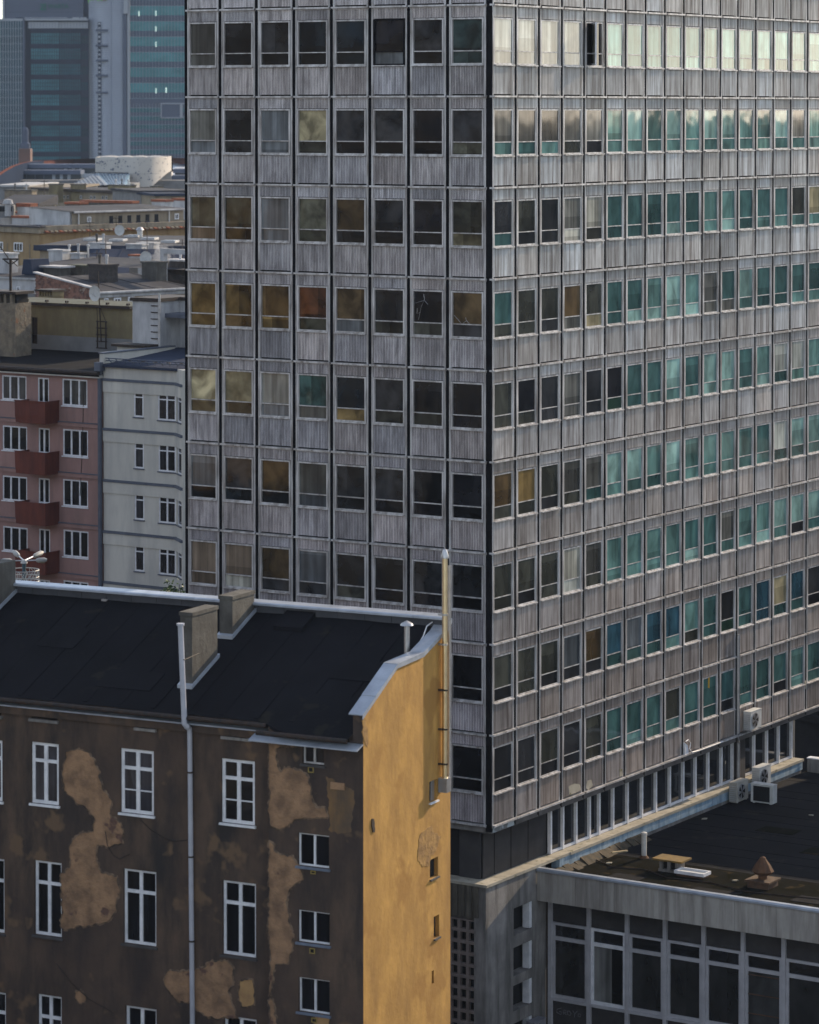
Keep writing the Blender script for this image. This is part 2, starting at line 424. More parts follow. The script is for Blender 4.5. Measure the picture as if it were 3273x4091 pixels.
rnd = random.Random(11)
def tower_bay(face, u0, u1, i, side, ups, lows):
    pk = 'panel_side' if side else 'panel'
    uc, sx = (u0 + u1) / 2, (u1 - u0) / WN
    face.put('bay_rail', me_rail, uc, 0, sx=sx)
    for r in range(-1, 9):
        z = Z0 - FH * r
        cu, cl = ups[r + 1][i], lows[r + 1][i]
        j = lambda: rnd.uniform(.88, 1.1)
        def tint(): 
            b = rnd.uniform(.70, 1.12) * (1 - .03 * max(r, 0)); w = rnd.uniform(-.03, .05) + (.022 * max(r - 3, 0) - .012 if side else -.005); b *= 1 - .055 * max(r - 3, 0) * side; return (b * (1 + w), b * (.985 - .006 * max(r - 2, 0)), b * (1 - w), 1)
        face.put('ledge', me_ledge, uc, z, sx=sx)
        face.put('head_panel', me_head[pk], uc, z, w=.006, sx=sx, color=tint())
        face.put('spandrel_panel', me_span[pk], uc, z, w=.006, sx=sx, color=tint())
        openw = side and r == 0 and i == 4
        if openw: cu = cl = 'k'
        w = face.put('window', me_win_black if (not side and r == 0 and i == 5) else me_win_side if side else me_win, uc, z, sx=sx)
        put('window_sill', me_sill, w)
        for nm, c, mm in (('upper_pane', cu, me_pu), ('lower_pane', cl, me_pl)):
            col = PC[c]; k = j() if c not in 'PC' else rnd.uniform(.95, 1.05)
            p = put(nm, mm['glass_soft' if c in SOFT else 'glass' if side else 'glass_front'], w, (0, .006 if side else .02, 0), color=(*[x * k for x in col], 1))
            a = rnd.uniform(-.25, .25)
            p.rotation_euler = (R(rnd.uniform(-.12, .12)), 0, R(a))
            if openw: p.hide_render = False; p.location.y = .06
        if openw:   # casement swung right out
            sash = MB().box(-.56, .56, -.03, .03, -2.10, -2.03).box(-.56, .56, -.03, .03, -.54, -.47).box(-.56, -.49, -.03, .03, -2.03, -.54).box(.49, .56, -.03, .03, -2.03, -.54).box(-.49, .49, -.03, .03, -1.68, -1.62)
            s = put('open_sash', sash.mesh('open_sash', M['white']), w, (-.08, .02, 0), R(41))
            put('pane', MB().box(-.49, .49, -.006, .006, -2.03, -.54).mesh('pane', M['glass_soft']), s, color=(.45, .44, .38, 1))

for i in range(8): tower_bay(TF, uL[i] + .075, uL[i + 1] - .075, i, False, FRONT_U, FRONT_L)
for i in range(18): tower_bay(TS, uS[i] + (.092 if i else .03), uS[i + 1] - .092, i, True, SIDE_U, SIDE_L)
for u in uL[:-1]: TF.put('mullion', me_mull[.16], u)
for u in uS[1:]: TS.put('mullion', me_mull[.20], u)
MB().box(-.236, -.001, -.004, .088, ZB, ZT).box(-.088, .004, -.003, .09, ZB, ZT).build('corner_mullion', M['black'], tower)
# skirt under the lowest ledge
for i in range(8):
    MB().box(uL[i] + .08, uL[i + 1] - .08, -.03, .08, ZB - .03, Z0 - 9 * FH - .04).build('skirt_panel', M['concrete'], tower)
M['skirt'] = mat('dark_dirty_skirt', (.085, .078, .075), .8, (.14, .125, .12), 2)
M['skirt_pale'] = mat('flaking_pale_skirt', (.36, .40, .42), .8, (.16, .16, .16), 3, mix=(.45, .55))
for i in range(18):
    MB().box(-.08, .03, uS[i] + .07, uS[i + 1] - .07, ZB - .03, Z0 - 9 * FH - .04).build('skirt_panel', M['skirt_pale' if i == 0 else 'skirt'], tower)
    TS.put('ledge', me_ledge, (uS[i] + uS[i + 1]) / 2, Z0 - 9 * FH, sx=(uS[i + 1] - uS[i] - .13) / WN)
for i in range(8): TF.put('ledge', me_ledge, (uL[i] + uL[i + 1]) / 2, Z0 - 9 * FH, sx=(uL[i + 1] - uL[i] - .15) / WN)

# recessed storey under the overhang
ZC = 12.02
box('recess_wall', M['dark'], tower, -13.2, -.62, .32, 25.9, 8.0, ZB - .02)
M['recess'] = mat('dark_recess_panel', (.05, .047, .048), .6, (.03, .028, .03), 2)
for a, c in ((.35, 1.1), (1.16, 2.3), (2.36, 3.55), (3.61, 4.95)):
    MB().box(-.60, -.55, a, c, ZC, ZB - .05).build('recess_panel', M['recess'], tower)
for a, c in ((-1.5, -.62), (-2.9, -2.1), (-4.4, -3.6)):
    MB().box(a, c, .24, .30, ZC, ZB - .05).build('recess_panel', M['recess'], tower)
base_u = [5.0, 5.93, 6.95, 8.0, 8.76, 9.87, 11.04, 12.24, 13.41, 14.6, 15.76, 16.84, 17.98, 19.18, 20.2]
base_u2 = [21.1, 22.23, 23.46, 24.6, 25.86]
me_bw = MB()
for us in (base_u, base_u2):
    for a, c in zip(us, us[1:]):
        b = MB(); b.box(-.50, -.36, a - .055, a + .055, ZC + .02, ZB - .06); b.box(-.50, -.40, a + .055, c - .055, ZC + .02, ZC + .11)
        w = b.build('base_window', M['white'], tower)
        put('pane', MB().box(-.50, -.47, a + .055, c - .055, ZC + .11, ZB - .06).mesh('pane', M['glass']), w, color=(.02, .022, .026, 1))
    MB().box(-.50, -.36, us[-1] - .055, us[-1] + .055, ZC + .02, ZB - .06).build('window_post', M['white'], tower)
box('pier', M['recess'], tower, -.5, -.2, 20.3, 21.0, ZC, ZB - .05)
# pale coping stones and the blue fascia below them
u = -.42; k = 0
while u < 26.0:
    w = 1.22 if u < 4.5 else 1.6
    c = min(u + w, 26.1)
    MB().box(-.62, .06 if u < 4.6 else .10, u, c - .012, ZC - .10, ZC + (.004 if k % 2 else 0)).build('coping_stone', M['coping'], tower); u = c; k += 1
for i in range(10): MB().box(-13.6 + i * 1.3, -13.6 + i * 1.3 + 1.288, -.42, .3, ZC - .10, ZC).build('coping_stone', M['coping'], tower)
u = 4.9
while u < 26.0:
    MB().box(-.3, .05, u, min(u + 2.1, 26.05) - .01, ZC - .46, ZC - .105).build('fascia_panel', M['blue'], tower); u += 2.1
box('plinth_wall', M['concrete'], tower, -.3, .01, 3.95, 26.0, 8, ZC - .465)
# podium below: concrete side with openings, breeze-block screen on the front
holes = [(1.6, 2.96, 9.75, 10.75), (1.58, 2.96, 8.25, 9.3), (1.56, 2.96, 6.95, 7.9), (1.56, 2.96, 5.4, 6.5)]
pw = Face(TW, 'side', 0, tower)
pw.put('podium_wall', wall_mesh(-.38, 3.94, 0, ZC - .105, holes, .45, M['concrete'], .5))
box('podium_core', M['dark'], tower, -13.5, -.46, 0, 3.9, 0, ZC - .12)
for h in holes:
    MB().box(-.30, -.02, h[1] - .20, h[1] - .01, h[2] + .02, h[3] - .02).build('opening_reveal', M['white'], tower)
M['ribconc'] = mat('dark_ribbed_concrete', (.12, .105, .085), .9, (.07, .062, .05), 2, streak=(.04, .036, .03))
b = MB()
for i in range(44):
    x = -13.4 + i * .3
    if x < -.45: b.box(x, x + .2, -.41, -.2, 10.78, ZC - .11)
b.box(-13.5, -.37, -.375, -.2, 10.7, ZC - .115)
b.build('ribbed_band', M['ribconc'], tower)
# breeze blocks: each cell is a hollow concrete square
M['breeze'] = mat('breeze_block', (.20, .16, .145), .9, (.13, .105, .095), 3)
bb = MB(); s, t = .365, .055
bb.box(-s / 2, s / 2, 0, .16, 0, t); bb.box(-s / 2, s / 2, 0, .16, .42 - t, .415); bb.box(-s / 2, -s / 2 + t, .001, .159, t, .42 - t); bb.box(s / 2 - t - .004, s / 2 - .004, .001, .159, t, .42 - t)
me_bb = bb.mesh('breeze_block', M['breeze'])
for i in range(5):
    for j in range(13):
        put('breeze_block', me_bb, tower, (-.60 - i * s, -.38, 10.25 - j * .42))
box('screen_pier', M['concrete'], tower, -.41, -.001, -.40, -.2, 0, 10.69)
# scraps of white paint, a rag and cracked glass
c7s = lambda x, y: (1800 + x / 1.1711, 2500 + y / 1.1711)
c2s = lambda x, y: (700 + x / 1.3269, 900 + y / 1.3269)
def crust(F, cf, pts, m, name, t=.045):
    q = [F.uz(*cf(*p)) for p in pts]
    F.put(name, MB().prism(q, lambda p, s_, w: (p, w, s_), -t, -.02).mesh(name, m))
for pts in ([(548, 752), (575, 738), (602, 742), (606, 768), (580, 782), (552, 792)], [(634, 726), (655, 720), (662, 748), (640, 768), (630, 760)], [(786, 672), (800, 668), (801, 700), (787, 706)], [(1692 - 40, 262), (1700 - 40, 255), (1703 - 40, 290), (1696 - 40, 296)]):
    crust(TS, c7s, pts, M['coping'], 'paint_scrap')
crust(TS, c7s, [(1086, 545), (1100, 560), (1106, 598), (1088, 606)], M['white'], 'rag', .10)
b = MB()
for pts in ([(1088, 540), (1100, 532), (1112, 548), (1106, 575), (1118, 590), (1150, 582), (1210, 560), (1262, 540)],):
    b.tube([(.12, *TS.uz(*c7s(*p))) for p in pts], .022, 5)
b.build('loose_cable', M['white'], tower)
crust(TS, c7s, [(1204, 238), (1211, 236), (1210, 292), (1203, 290)], mat('yellow_tape', (.45, .30, .03), .6), 'yellow_tape', .02)
b = MB()
for pts in ([(1290, 500), (1298, 465), (1305, 430), (1322, 395), (1318, 365)], [(1322, 398), (1340, 420)], [(1275, 412), (1308, 402), (1320, 398)], [(1298, 462), (1282, 470), (1284, 440)], [(1480, 478), (1500, 500), (1520, 525), (1545, 505), (1540, 490)], [(1545, 505), (1560, 522)]):
    b.tube([TF.loc(*TF.uz(*c2s(*p)), .0)[0] for p in pts], .008, 4)
b.build('glass_crack', M['galv'], tower)
# rainwater pipe down the tower's side with a rusty joint
b = MB().tube([(.10, 19.72, 18.3), (.10, 19.72, 14.2), (.08, 19.72, 13.9), (-.12, 20.2, 13.7), (-.12, 20.2, 12.1)], .075, 8)
b.build('rain_pipe', M['galv'], tower, smooth=True)

# ------------------------------------------------------------------ the old tenement in front
OB = Frame((-1.3162, 90.0), 26.5)
old = OB.root('old_tenement', 'old tenement with peeling brown front, black felt roof and bare ochre gable wall', 'building')
OM, OR_, OG = Face(OB, 'front', .4, old), Face(OB, 'front', 0, old), Face(OB, 'side', 0, old)
c5 = lambda x, y: (x / 1.67, 2800 + y / 1.67)
c7 = lambda x, y: (900 + x / 1.67, 2800 + y / 1.67)
c6 = lambda x, y: (900 + x / 1.725, 2200 + y / 1.725)
c4 = lambda x, y: (x / 1.725, 2200 + y / 1.725)
def rect(F, cf, x0, y0, x1, y1):
    a, b = cf(x0, y0), cf(x1, y1)
    return F.rect(a[0], a[1], b[0], b[1])
main_w = [rect(OM, c5, *q) for q in ((210, 280, 393, 690), (805, 325, 1027, 755), (228, 1072, 412, 1570), (822, 1130, 1043, 1630), (250, 1965, 412, 2470), (835, 2045, 1045, 2550))]
main_w += [rect(OM, c7, *q) for q in ((-25, 393, 198, 822), (-20, 1208, 205, 1705), (-10, 2112, 210, 2600))]
main_w += [rect(OM, c5, *q) for q in ((-190, 255, 17, 660), (-180, 1045, 30, 1540), (-160, 1935, 40, 2400))]
main_v = [rect(OM, c5, *q) for q in ((212, 42, 383, 122), (915, 108, 1035, 180), (1495, 165, 1670, 240), (-170, 20, 10, 90))]
bay_w = [rect(OR_, c7, *q) for q in ((515, 262, 660, 425), (484, 890, 693, 1110), (484, 1405, 697, 1620), (488, 1855, 697, 2085))]
EV = 22.2
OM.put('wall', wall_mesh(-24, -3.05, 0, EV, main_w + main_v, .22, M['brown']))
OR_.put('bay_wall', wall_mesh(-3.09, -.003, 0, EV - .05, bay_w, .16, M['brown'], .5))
box('room_core', M['dark'], old, -24, -.32, .72, 5.5, 0, EV - .1)

def old_window(F, r, split, rows, bar=.075, inset=.10, col=M['white'], sillm=M['white'], pane=(.014, .013, .015), pm='glass_dim'):
    u0, u1, z0, z1 = r
    b = MB(); w, h = u1 - u0, z1 - z0
    b.box(-w / 2, -w / 2 + bar, 0, .07, 0, h); b.box(w / 2 - bar, w / 2, 0, .07, 0, h)
    b.box(-w / 2 + bar, w / 2 - bar, 0, .07, 0, bar); b.box(-w / 2 + bar, w / 2 - bar, 0, .07, h - bar, h)
    xs = [-w / 2 + w * k / split for k in range(split + 1)]
    for x in xs[1:-1]: b.box(x - bar * .62, x + bar * .62, -.012, .07, bar, h - bar)
    for f, t in rows: b.box(-w / 2 + bar, w / 2 - bar, -.006, .064, h * f - t / 2, h * f + t / 2)
    o = b.build('window', col); l, rz = F.loc((u0 + u1) / 2, z0, -inset); o.location = l; o.rotation_euler = (0, 0, rz); o.parent = F.parent
    zs = [bar / 2] + [h * f for f, t in rows] + [h - bar / 2]
    for a, c in zip(xs, xs[1:]):
        for e, g in zip(zs, zs[1:]):
            k = random.uniform(.7, 1.5)
            p = put('pane', MB().box(a + .02, c - .02, .035, .05, e, g).mesh('pane', M[pm]), o, color=(*[q * k for q in pane], 1))
            p.rotation_euler = (R(random.uniform(-.3, .3)), 0, R(random.uniform(-.3, .3)))
    put('sill', MB().box(-w / 2 - .05, w / 2 + .05, -inset - .07, .02, -.07, -.004).mesh('sill', sillm), o)
    return o
M['darksill'] = mat('dark_stone_sill', (.05, .048, .05), .8, (.08, .075, .075), 3)
M['bluesill'] = mat('blue_grey_sill', (.16, .19, .25), .6, (.11, .13, .17), 3)
for i, r in enumerate(main_w):
    top = i in (0, 1, 6, 9)
    rows = [(.70, .10), (.36, .035)] if i in (1, 6) else [(.70, .10)]
    old_window(OM, r, 2, rows, .10 if top else .085, .06 if top else .10, M['white'], M['white'] if top else M['darksill'],
               (.045, .045, .055) if i in (0, 1) else (.010, .010, .012))
for i, r in enumerate(bay_w):
    old_window(OR_, r, 2, [], .05, .10, M['white'] if i else M['alu'], M['bluesill'] if i else M['darksill'], (.008, .008, .010))
for r in main_v:
    o = MB().box(r[0] - .06, r[1] + .06, -.10, .1, r[2] - .09, r[2] - .005).build('vent_sill', M['concrete']); l, rz = OM.loc(0, 0); o.location = l; o.parent = old
    o = MB().box(r[0] + .02, r[1] - .02, .17, .2, r[2], r[3]).build('vent_grille', M['dark']); o.location = l; o.parent = old
for q in ((555, 440, 592, 478), (572, 1132, 605, 1155), (565, 1650, 600, 1686), (578, 2114, 613, 2146)):
    u0, u1, z0, z1 = rect(OR_, c7, *q)
    b = MB(); b.box(u0, u1, -.03, .03, z0, z0 + .025); b.box(u0, u1, -.03, .03, z1 - .025, z1); b.box(u0, u0 + .025, -.03, .03, z0 + .025, z1 - .025); b.box(u1 - .025, u1, -.03, .03, z0 + .025, z1 - .025)
    M.setdefault('yvent', mat('yellow_vent_frame', (.27, .20, .055), .7))
    b.build('vent_cover', M['yvent'], old)
    box('vent_hole', M['dark'], old, u0 + .026, u1 - .026, -.012, .02, z0 + .026, z1 - .026)

# patches where the plaster has come off, traced as thin uneven crusts
def patch(F, cf, pts, m, name='bare_patch', t=.006, lip=.05):
    q = [F.uz(*cf(*p)) for p in pts]
    out = []
    rr = random.Random(len(pts))
    for (a, b2), (c, d) in zip(q, q[1:] + q[:1]):
        n = max(1, int(math.hypot(c - a, d - b2) / .045))
        nx, nz = -(d - b2), (c - a); ln = math.hypot(nx, nz) or 1
        for k in range(n):
            f = k / n; qx, qz = a + (c - a) * f, b2 + (d - b2) * f; j = .10 * mnoise.noise(Vector((qx * 2.3, qz * 2.3, 3.1))) + .06 * mnoise.noise(Vector((qx * 8, qz * 8, 7.7)))
            out.append((a + (c - a) * f + nx / ln * j, b2 + (d - b2) * f + nz / ln * j))
    b = MB().prism(out, lambda p, s, t_: (p, t_, s), -t, .03)
    me = b.mesh(name, m)
    o = F.put(name, me, 0, 0)
    if lip:
        b = MB(); n = len(out); A = sum(out[i][0] * out[(i + 1) % n][1] - out[(i + 1) % n][0] * out[i][1] for i in range(n)); sg = 1 if A > 0 else -1
        L_ = []
        for i in range(n):
            p, q_, r_ = out[i - 1], out[i], out[(i + 1) % n]
            dx, dz = r_[0] - p[0], r_[1] - p[1]; ln = math.hypot(dx, dz) or 1
            w = lip * rr.uniform(.4, 1.5); L_.append((q_[0] + sg * dz / ln * w, q_[1] - sg * dx / ln * w))
        for i in range(n):
            j = (i + 1) % n; h = -.026
            b.quad((out[i][0], h, out[i][1]), (out[j][0], h, out[j][1]), (L_[j][0], -.003, L_[j][1]), (L_[i][0], -.003, L_[i][1]))
            b.quad((out[i][0], h, out[i][1]), (out[j][0], h, out[j][1]), (out[j][0], .0, out[j][1]), (out[i][0], .0, out[i][1]))
        put('plaster_lip', b.mesh('plaster_lip', M['lip']), o)
    return o
M['lip'] = mat('broken_plaster_edge', (.20, .135, .09), .95, (.06, .045, .036), 4, mix=(.4, .6))
P1 = [(445, 350), (490, 340), (540, 338), (590, 355), (620, 400), (640, 450), (660, 500), (680, 550), (700, 590), (735, 660), (750, 760), (775, 790), (800, 820), (820, 880), (815, 940), (795, 958), (720, 966), (650, 960), (640, 1000), (645, 1060), (660, 1100), (670, 1150), (785, 1170), (790, 1260), (780, 1400), (720, 1470), (640, 1492), (560, 1505), (420, 1510), (414, 1330), (412, 1160), (470, 1110), (470, 1040), (470, 970), (500, 910), (560, 885), (620, 870), (625, 790), (600, 730), (575, 700), (520, 685), (480, 650), (430, 600), (422, 500), (425, 440)]
P2 = [(1100, 1830), (1160, 1800), (1270, 1810), (1330, 1790), (1420, 1735), (1520, 1740), (1560, 1790), (1550, 1870), (1530, 1930), (1560, 2040), (1580, 2110), (1480, 2120), (1390, 2110), (1310, 2050), (1290, 2000), (1200, 2005), (1140, 1970), (1100, 1900)]
P3 = [(500, 1940), (540, 1928), (575, 1965), (565, 2000), (535, 2012), (505, 1985)]
PA = [(296, 243), (330, 255), (345, 295), (400, 300), (470, 288), (500, 258), (505, 275), (470, 300), (400, 310), (340, 315), (340, 340), (345, 400), (370, 470), (400, 452), (440, 450), (510, 470), (545, 505), (560, 540), (580, 610), (585, 660), (600, 715), (640, 722), (665, 715), (690, 775), (600, 778), (480, 785), (430, 810), (365, 860), (297, 842)]
PB = [(297, 942), (315, 970), (335, 1005), (380, 1020), (460, 1030), (475, 1080), (510, 1130), (515, 1190), (420, 1270), (408, 1340), (430, 1480), (445, 1570), (432, 1680), (420, 1740), (345, 1760), (322, 1850), (302, 1950), (330, 2080), (350, 2160), (297, 2160)]
P5 = [(600, 2108), (640, 2106), (690, 2125), (695, 2170), (600, 2170)]
for c, p, m in ((c5, P1, 'patch'), (c5, P2, 'patch'), (c5, P3, 'patch')): patch(OM, c, p, M[m])
P4 = [(96, 1862), (130, 1855), (186, 1862), (192, 1940), (188, 2020), (150, 2045), (112, 2035), (98, 1960)]
patch(OM, c7, P4, M['patch_gold'])
for c, p, m in ((c7, PA, 'patch'), (c7, PB, 'patch'), (c7, P5, 'patch_gold')): patch(OR_, c, p, M[m])
rust = mat('rust_stained_plaster', (.20, .115, .05), .95, (.10, .075, .055), 1.3, streak=(.08, .06, .045), streak_s=(2, 2, .4))
patch(OR_, c7, [(672, 500), (715, 520), (860, 600), (858, 780), (840, 868), (765, 870), (700, 860), (690, 700)], rust, 'rust_stain', .004, 0)
o = MB().box(*(lambda r: (r[0], r[1], -.06, .05, r[2], r[3]))(rect(OR_, c7, 708, 545, 800, 590))).build('broken_ledge', M['patch'], old)

# gable wall
prof = [(-.03, 22.80), (2.07, 23.86), (3.80, 23.93), (5.19, 24.38), (5.71, 24.66)]
gh = [rect(OG, c7, *q) for q in ((1362, 530, 1415, 670), (1366, 1050, 1420, 1180), (1392, 1432, 1428, 1580), (1378, 1800, 1393, 1888))]
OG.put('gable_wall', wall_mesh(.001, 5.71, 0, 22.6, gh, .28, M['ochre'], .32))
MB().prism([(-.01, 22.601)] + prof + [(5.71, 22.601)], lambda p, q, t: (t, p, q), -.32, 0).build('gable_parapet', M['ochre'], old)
for k, r in enumerate(gh[:3]):
    o = MB().box(-.02, .06, r[0] - .02, r[1] + .03, r[2] - .05, r[2] - .003).build('sill', M['white' if k == 0 else 'darksill'], old)
    box('opening_dark', M['dark'], old, -.27, -.13, r[0], r[1], r[2], r[3])
    if k == 0: box('shutter', M['galv'], old, -.129, -.10, r[0] + .3, r[1], r[2], r[3])
patch(OG, c7, [(1290, 960), (1300, 900), (1340, 860), (1380, 822), (1392, 870), (1440, 905), (1425, 960), (1395, 1000), (1370, 1045), (1362, 1110), (1310, 1100), (1285, 1040)], M['rough_ochre'], 'broken_patch', .01, 0)
patch(OG, c7, [(914, 130), (935, 120), (950, 180), (955, 250), (948, 300), (935, 280), (918, 220)], M['rough_ochre'], 'broken_patch', .01, 0)
patch(OG, c7, [(975, 790), (985, 790), (993, 870), (984, 872)], M['iron'], 'iron_anchor', .03, 0)
# sheet-metal caps on the parapet
segs = []
for (y0, z0), (y1, z1) in zip(prof, prof[1:]):
    n = max(1, round(math.hypot(y1 - y0, z1 - z0) / .85))
    segs += [((y0 + (y1 - y0) * k / n, z0 + (z1 - z0) * k / n), (y0 + (y1 - y0) * (k + 1) / n, z0 + (z1 - z0) * (k + 1) / n)) for k in range(n)]
segs[0] = ((-.13, 22.75), segs[0][1])
for k, ((a, e), (c, g)) in enumerate(segs):
    b = MB(); h = .035 + .006 * (k % 2)
    b.prism([(a - .01, e + .004), (c + .01, g + .004), (c + .01, g + h), (a - .01, e + h)], lambda p, q, t: (t, p, q), -.40, .06)
    b.prism([(a, e - .10), (c, g - .10), (c, g + .004), (a, e + .004)], lambda p, q, t: (t, p, q), .035, .055)
    b.build('parapet_cap', M['zinc'], old)

# roof: felt slope, back parapet with panels and cap, gutter, cornice flashing
RS = (24.45 - 22.25) / (5.35 - .15)
rz = lambda y: 22.25 + RS * (y - .15)
nb = 40
b = MB()
rr = random.Random(5)
xs = [-24 + (24 - .3) * k / nb for k in range(nb + 1)]; ys = [.12, .9, 1.8, 2.7, 3.6, 4.5, 5.4]
hgt = {(i, j): rz(y) + rr.uniform(-.02, .02) for i in range(nb + 1) for j, y in enumerate(ys)}
for i in range(nb):
    for j in range(len(ys) - 1):
        b.quad((xs[i], ys[j], hgt[i, j]), (xs[i + 1], ys[j], hgt[i + 1, j]), (xs[i + 1], ys[j + 1], hgt[i + 1, j + 1]), (xs[i], ys[j + 1], hgt[i, j + 1]))
b.quad((-24, .12, rz(.12) - .02), (-.3, .12, rz(.12) - .02), (-.3, .12, rz(.12) - .12), (-24, .12, rz(.12) - .12))
b.build('roof', M['felt'], old, smooth=True)
b = MB(); n = 12
for k in range(n):
    a, c = -3.5 + 3.15 * k / n, -3.5 + 3.15 * (k + 1) / n
    f = lambda x: min(1, max(0, (x + 3.5) / .9)) ** 1.5
    ya, yc = .12 - .34 * f(a), .12 - .34 * f(c)
    za, zc = rz(.12) - .17 * f(a), rz(.12) - .17 * f(c)
    b.quad((a, ya, za + .02), (c, yc, zc + .02), (c, 1.6, rz(1.6) + .03), (a, 1.6, rz(1.6) + .03)); b.quad((a, ya, za + .02), (c, yc, zc + .02), (c, yc, zc - .08), (a, ya, za - .08))
b.build('roof_skirt', M['felt'], old, smooth=True)
for k in range(20):    # strips of felt, each overlapping the next
    x = -23.6 + 1.17 * k
    MB().prism([(.25, rz(.25) + .0), (5.36, rz(5.36) + .0), (5.36, rz(5.36) + .018), (.25, rz(.25) + .018)], lambda p, q, t: (t, p, q), x, x + .14).build('felt_seam', M['felt'], old)
M['slate'] = mat('dark_parapet_sheet', (.06, .062, .072), .6, (.04, .042, .05), 2)
box('back_wall', M['slate'], old, -24, -.33, 5.42, 5.70, 20, 24.70)
for k in range(26): MB().box(-23.9 + k * .92, -23.9 + k * .92 + .905, 5.39, 5.418, rz(5.4) + .0, 24.69).build('parapet_panel', M['slate'], old)
x = -24
k = 0
while x < -.05:
    c = min(x + 2.55, -.02)
    MB().prism([(5.26, 24.70), (5.26, 24.76), (5.32, 24.79), (5.78, 24.81), (5.78, 24.71)], lambda p, q, t: (t, p, q), x, c - .012).build('ridge_cap', M['zinc'], old); x = c
b = MB().tube([(-24, .03, 22.16), (-3.2, .03, 22.16)], .075, 8); b.build('gutter', M['iron'], old, smooth=True)
b = MB().tube([(-3.3, -.33, 22.02), (-.36, -.33, 22.02)], .075, 8); b.build('gutter', M['iron'], old, smooth=True)
x = -24
while x < -3.1:
    c = min(x + 1.1, -3.1)
    MB().prism([(.16, 21.98), (.44, 22.03), (.44, 21.99), (.16, 21.94)], lambda p, q, t: (t, p, q), x + .005, c - .005).build('cornice_flashing', M['zinc'], old); x = c
for a, c in ((-3.55, -2.6), (-2.595, -1.65), (-1.645, -.75), (-.745, .0)):
    MB().prism([(-.38, 21.80), (.02, 21.93), (.02, 21.89), (-.38, 21.76)], lambda p, q, t: (t, p, q), a, c).build('cornice_flashing', M['zinc'], old)
box('cornice', M['brown'], old, -24, -3.1, .28, .399, 21.70, 21.97)
box('gable_end', M['brown'], old, -.299, -.004, -.06, -.021, 21.95, 22.78)

def on_roof(px, py): return OB.hitp(px, py, (0, .15, 22.25), (0, -RS, 1))
def chimney(front, ztop, dy, m=M['chimney'], name='chimney'):
    """front = photo pixels of the two front bottom corners"""
    a, c = on_roof(*front[0]), on_roof(*front[1])
    y0 = (a.y + c.y) / 2
    b = MB().box(a.x, c.x, y0, y0 + dy, rz(y0) - .3, ztop); b.box(a.x - .03, c.x + .03, y0 - .03, y0 + dy + .03, ztop - .09, ztop + .02)
    o = b.build(name, m, old)
    put('flashing', MB().prism([(y0 - .1, rz(y0 - .1) + .01), (y0 + dy + .06, rz(y0 + dy + .06) + .01), (y0 + dy + .06, rz(y0 + dy + .06) + .12), (y0 - .1, rz(y0 - .1) + .12)], lambda p, q, t: (t, p, q), a.x - .05, c.x + .05).mesh('flashing', M['zinc']), o)
    return a.x, c.x, y0
def topz(px, py, x0, y0): return OB.hit(px, py, 'y', y0).z
q0, q1 = c4(1245, 935), c4(1325, 945)
y = on_roof(*q1).y; chimney((q0, q1), topz(*c4(1325, 432), 0, y), 1.5)
q0, q1 = c4(1517, 590), c4(1600, 605)
y = on_roof(*q1).y; chimney((q0, q1), topz(*c4(1600, 320), 0, y), 1.35)
q0, q1 = c4(-190, 385), c4(-60, 405)
a = on_roof(*c4(108, 290)); 
b = MB().box(a.x - 1.2, a.x, a.y - 1.6, a.y, 23, topz(*c4(105, 65), 0, a.y)); o = b.build('chimney', M['chimney'], old)
put('flashing', MB().prism([(a.y - 1.7, rz(a.y - 1.7)), (a.y + .05, rz(a.y + .05)), (a.y + .05, rz(a.y + .05) + .12), (a.y - 1.7, rz(a.y - 1.7) + .12)], lambda p, q, t: (t, p, q), a.x - 1.3, a.x + .06).mesh('flashing', M['zinc']), o)
zt = topz(*c4(105, 65), 0, a.y)
MB().tube([(a.x - .75, a.y - .3, zt), (a.x - .75, a.y - .3, zt + 1.0)], .025, 6).build('aerial_rod', M['iron'], old)
# roof vent with a little hat
v = on_roof(*c6(1252, 695)); zt = OB.hit(*c6(1250, 505), 'y', v.y).z
MB().lathe([(.085, v.z - .1), (.085, zt - .05)], (v.x, v.y, 0), 10).lathe([(.20, zt - .04), (.17, zt + .02), (.02, zt + .10)], (v.x, v.y, 0), 10).build('roof_vent', M['galv'], old, smooth=True)
# flat hatch lying on the slope
h = on_roof(*c6(480, 500))
MB().prism([(h.y - .45, rz(h.y - .45)), (h.y + .45, rz(h.y + .45)), (h.y + .45, rz(h.y + .45) + .14), (h.y - .45, rz(h.y - .45) + .14)], lambda p, q, t: (t, p, q), h.x - .5, h.x + .5).build('roof_hatch', M['felt'], old)
# soil stack: wall pipe, elbow and the leaning vent above the eaves
def pm(x, y, yy): return tuple(OB.hit(*c4(x, y), 'y', yy))
p_top, p_el, p_el2 = pm(1245, 515, -.02), pm(1272, 1195, -.02), pm(1308, 1200, .28)
MB().tube([(p_top[0], -.02, p_top[2]), (p_el[0], -.02, p_el[2])], .085, 10).tube([(p_top[0], -.02, p_top[2]), (p_top[0], -.02, p_top[2] + .06)], .12, 10).build('vent_stack', M['pvc'], old, smooth=True)
MB().tube([(p_el[0], -.02, p_el[2] + .03), (p_el[0] + .06, 0, p_el[2] - .07), (p_el2[0] - .08, .24, p_el[2] - .09), (p_el2[0], .27, p_el[2] - .2)], .09, 10).build('pipe_elbow', M['pvc'], old, smooth=True)
x2 = OB.hit(*c5(1290, 2150), 'y', .28).x
MB().tube([(p_el2[0], .28, p_el[2] - .15), (x2, .28, 10)], .075, 10).build('downpipe', M['pvc'], old, smooth=True)
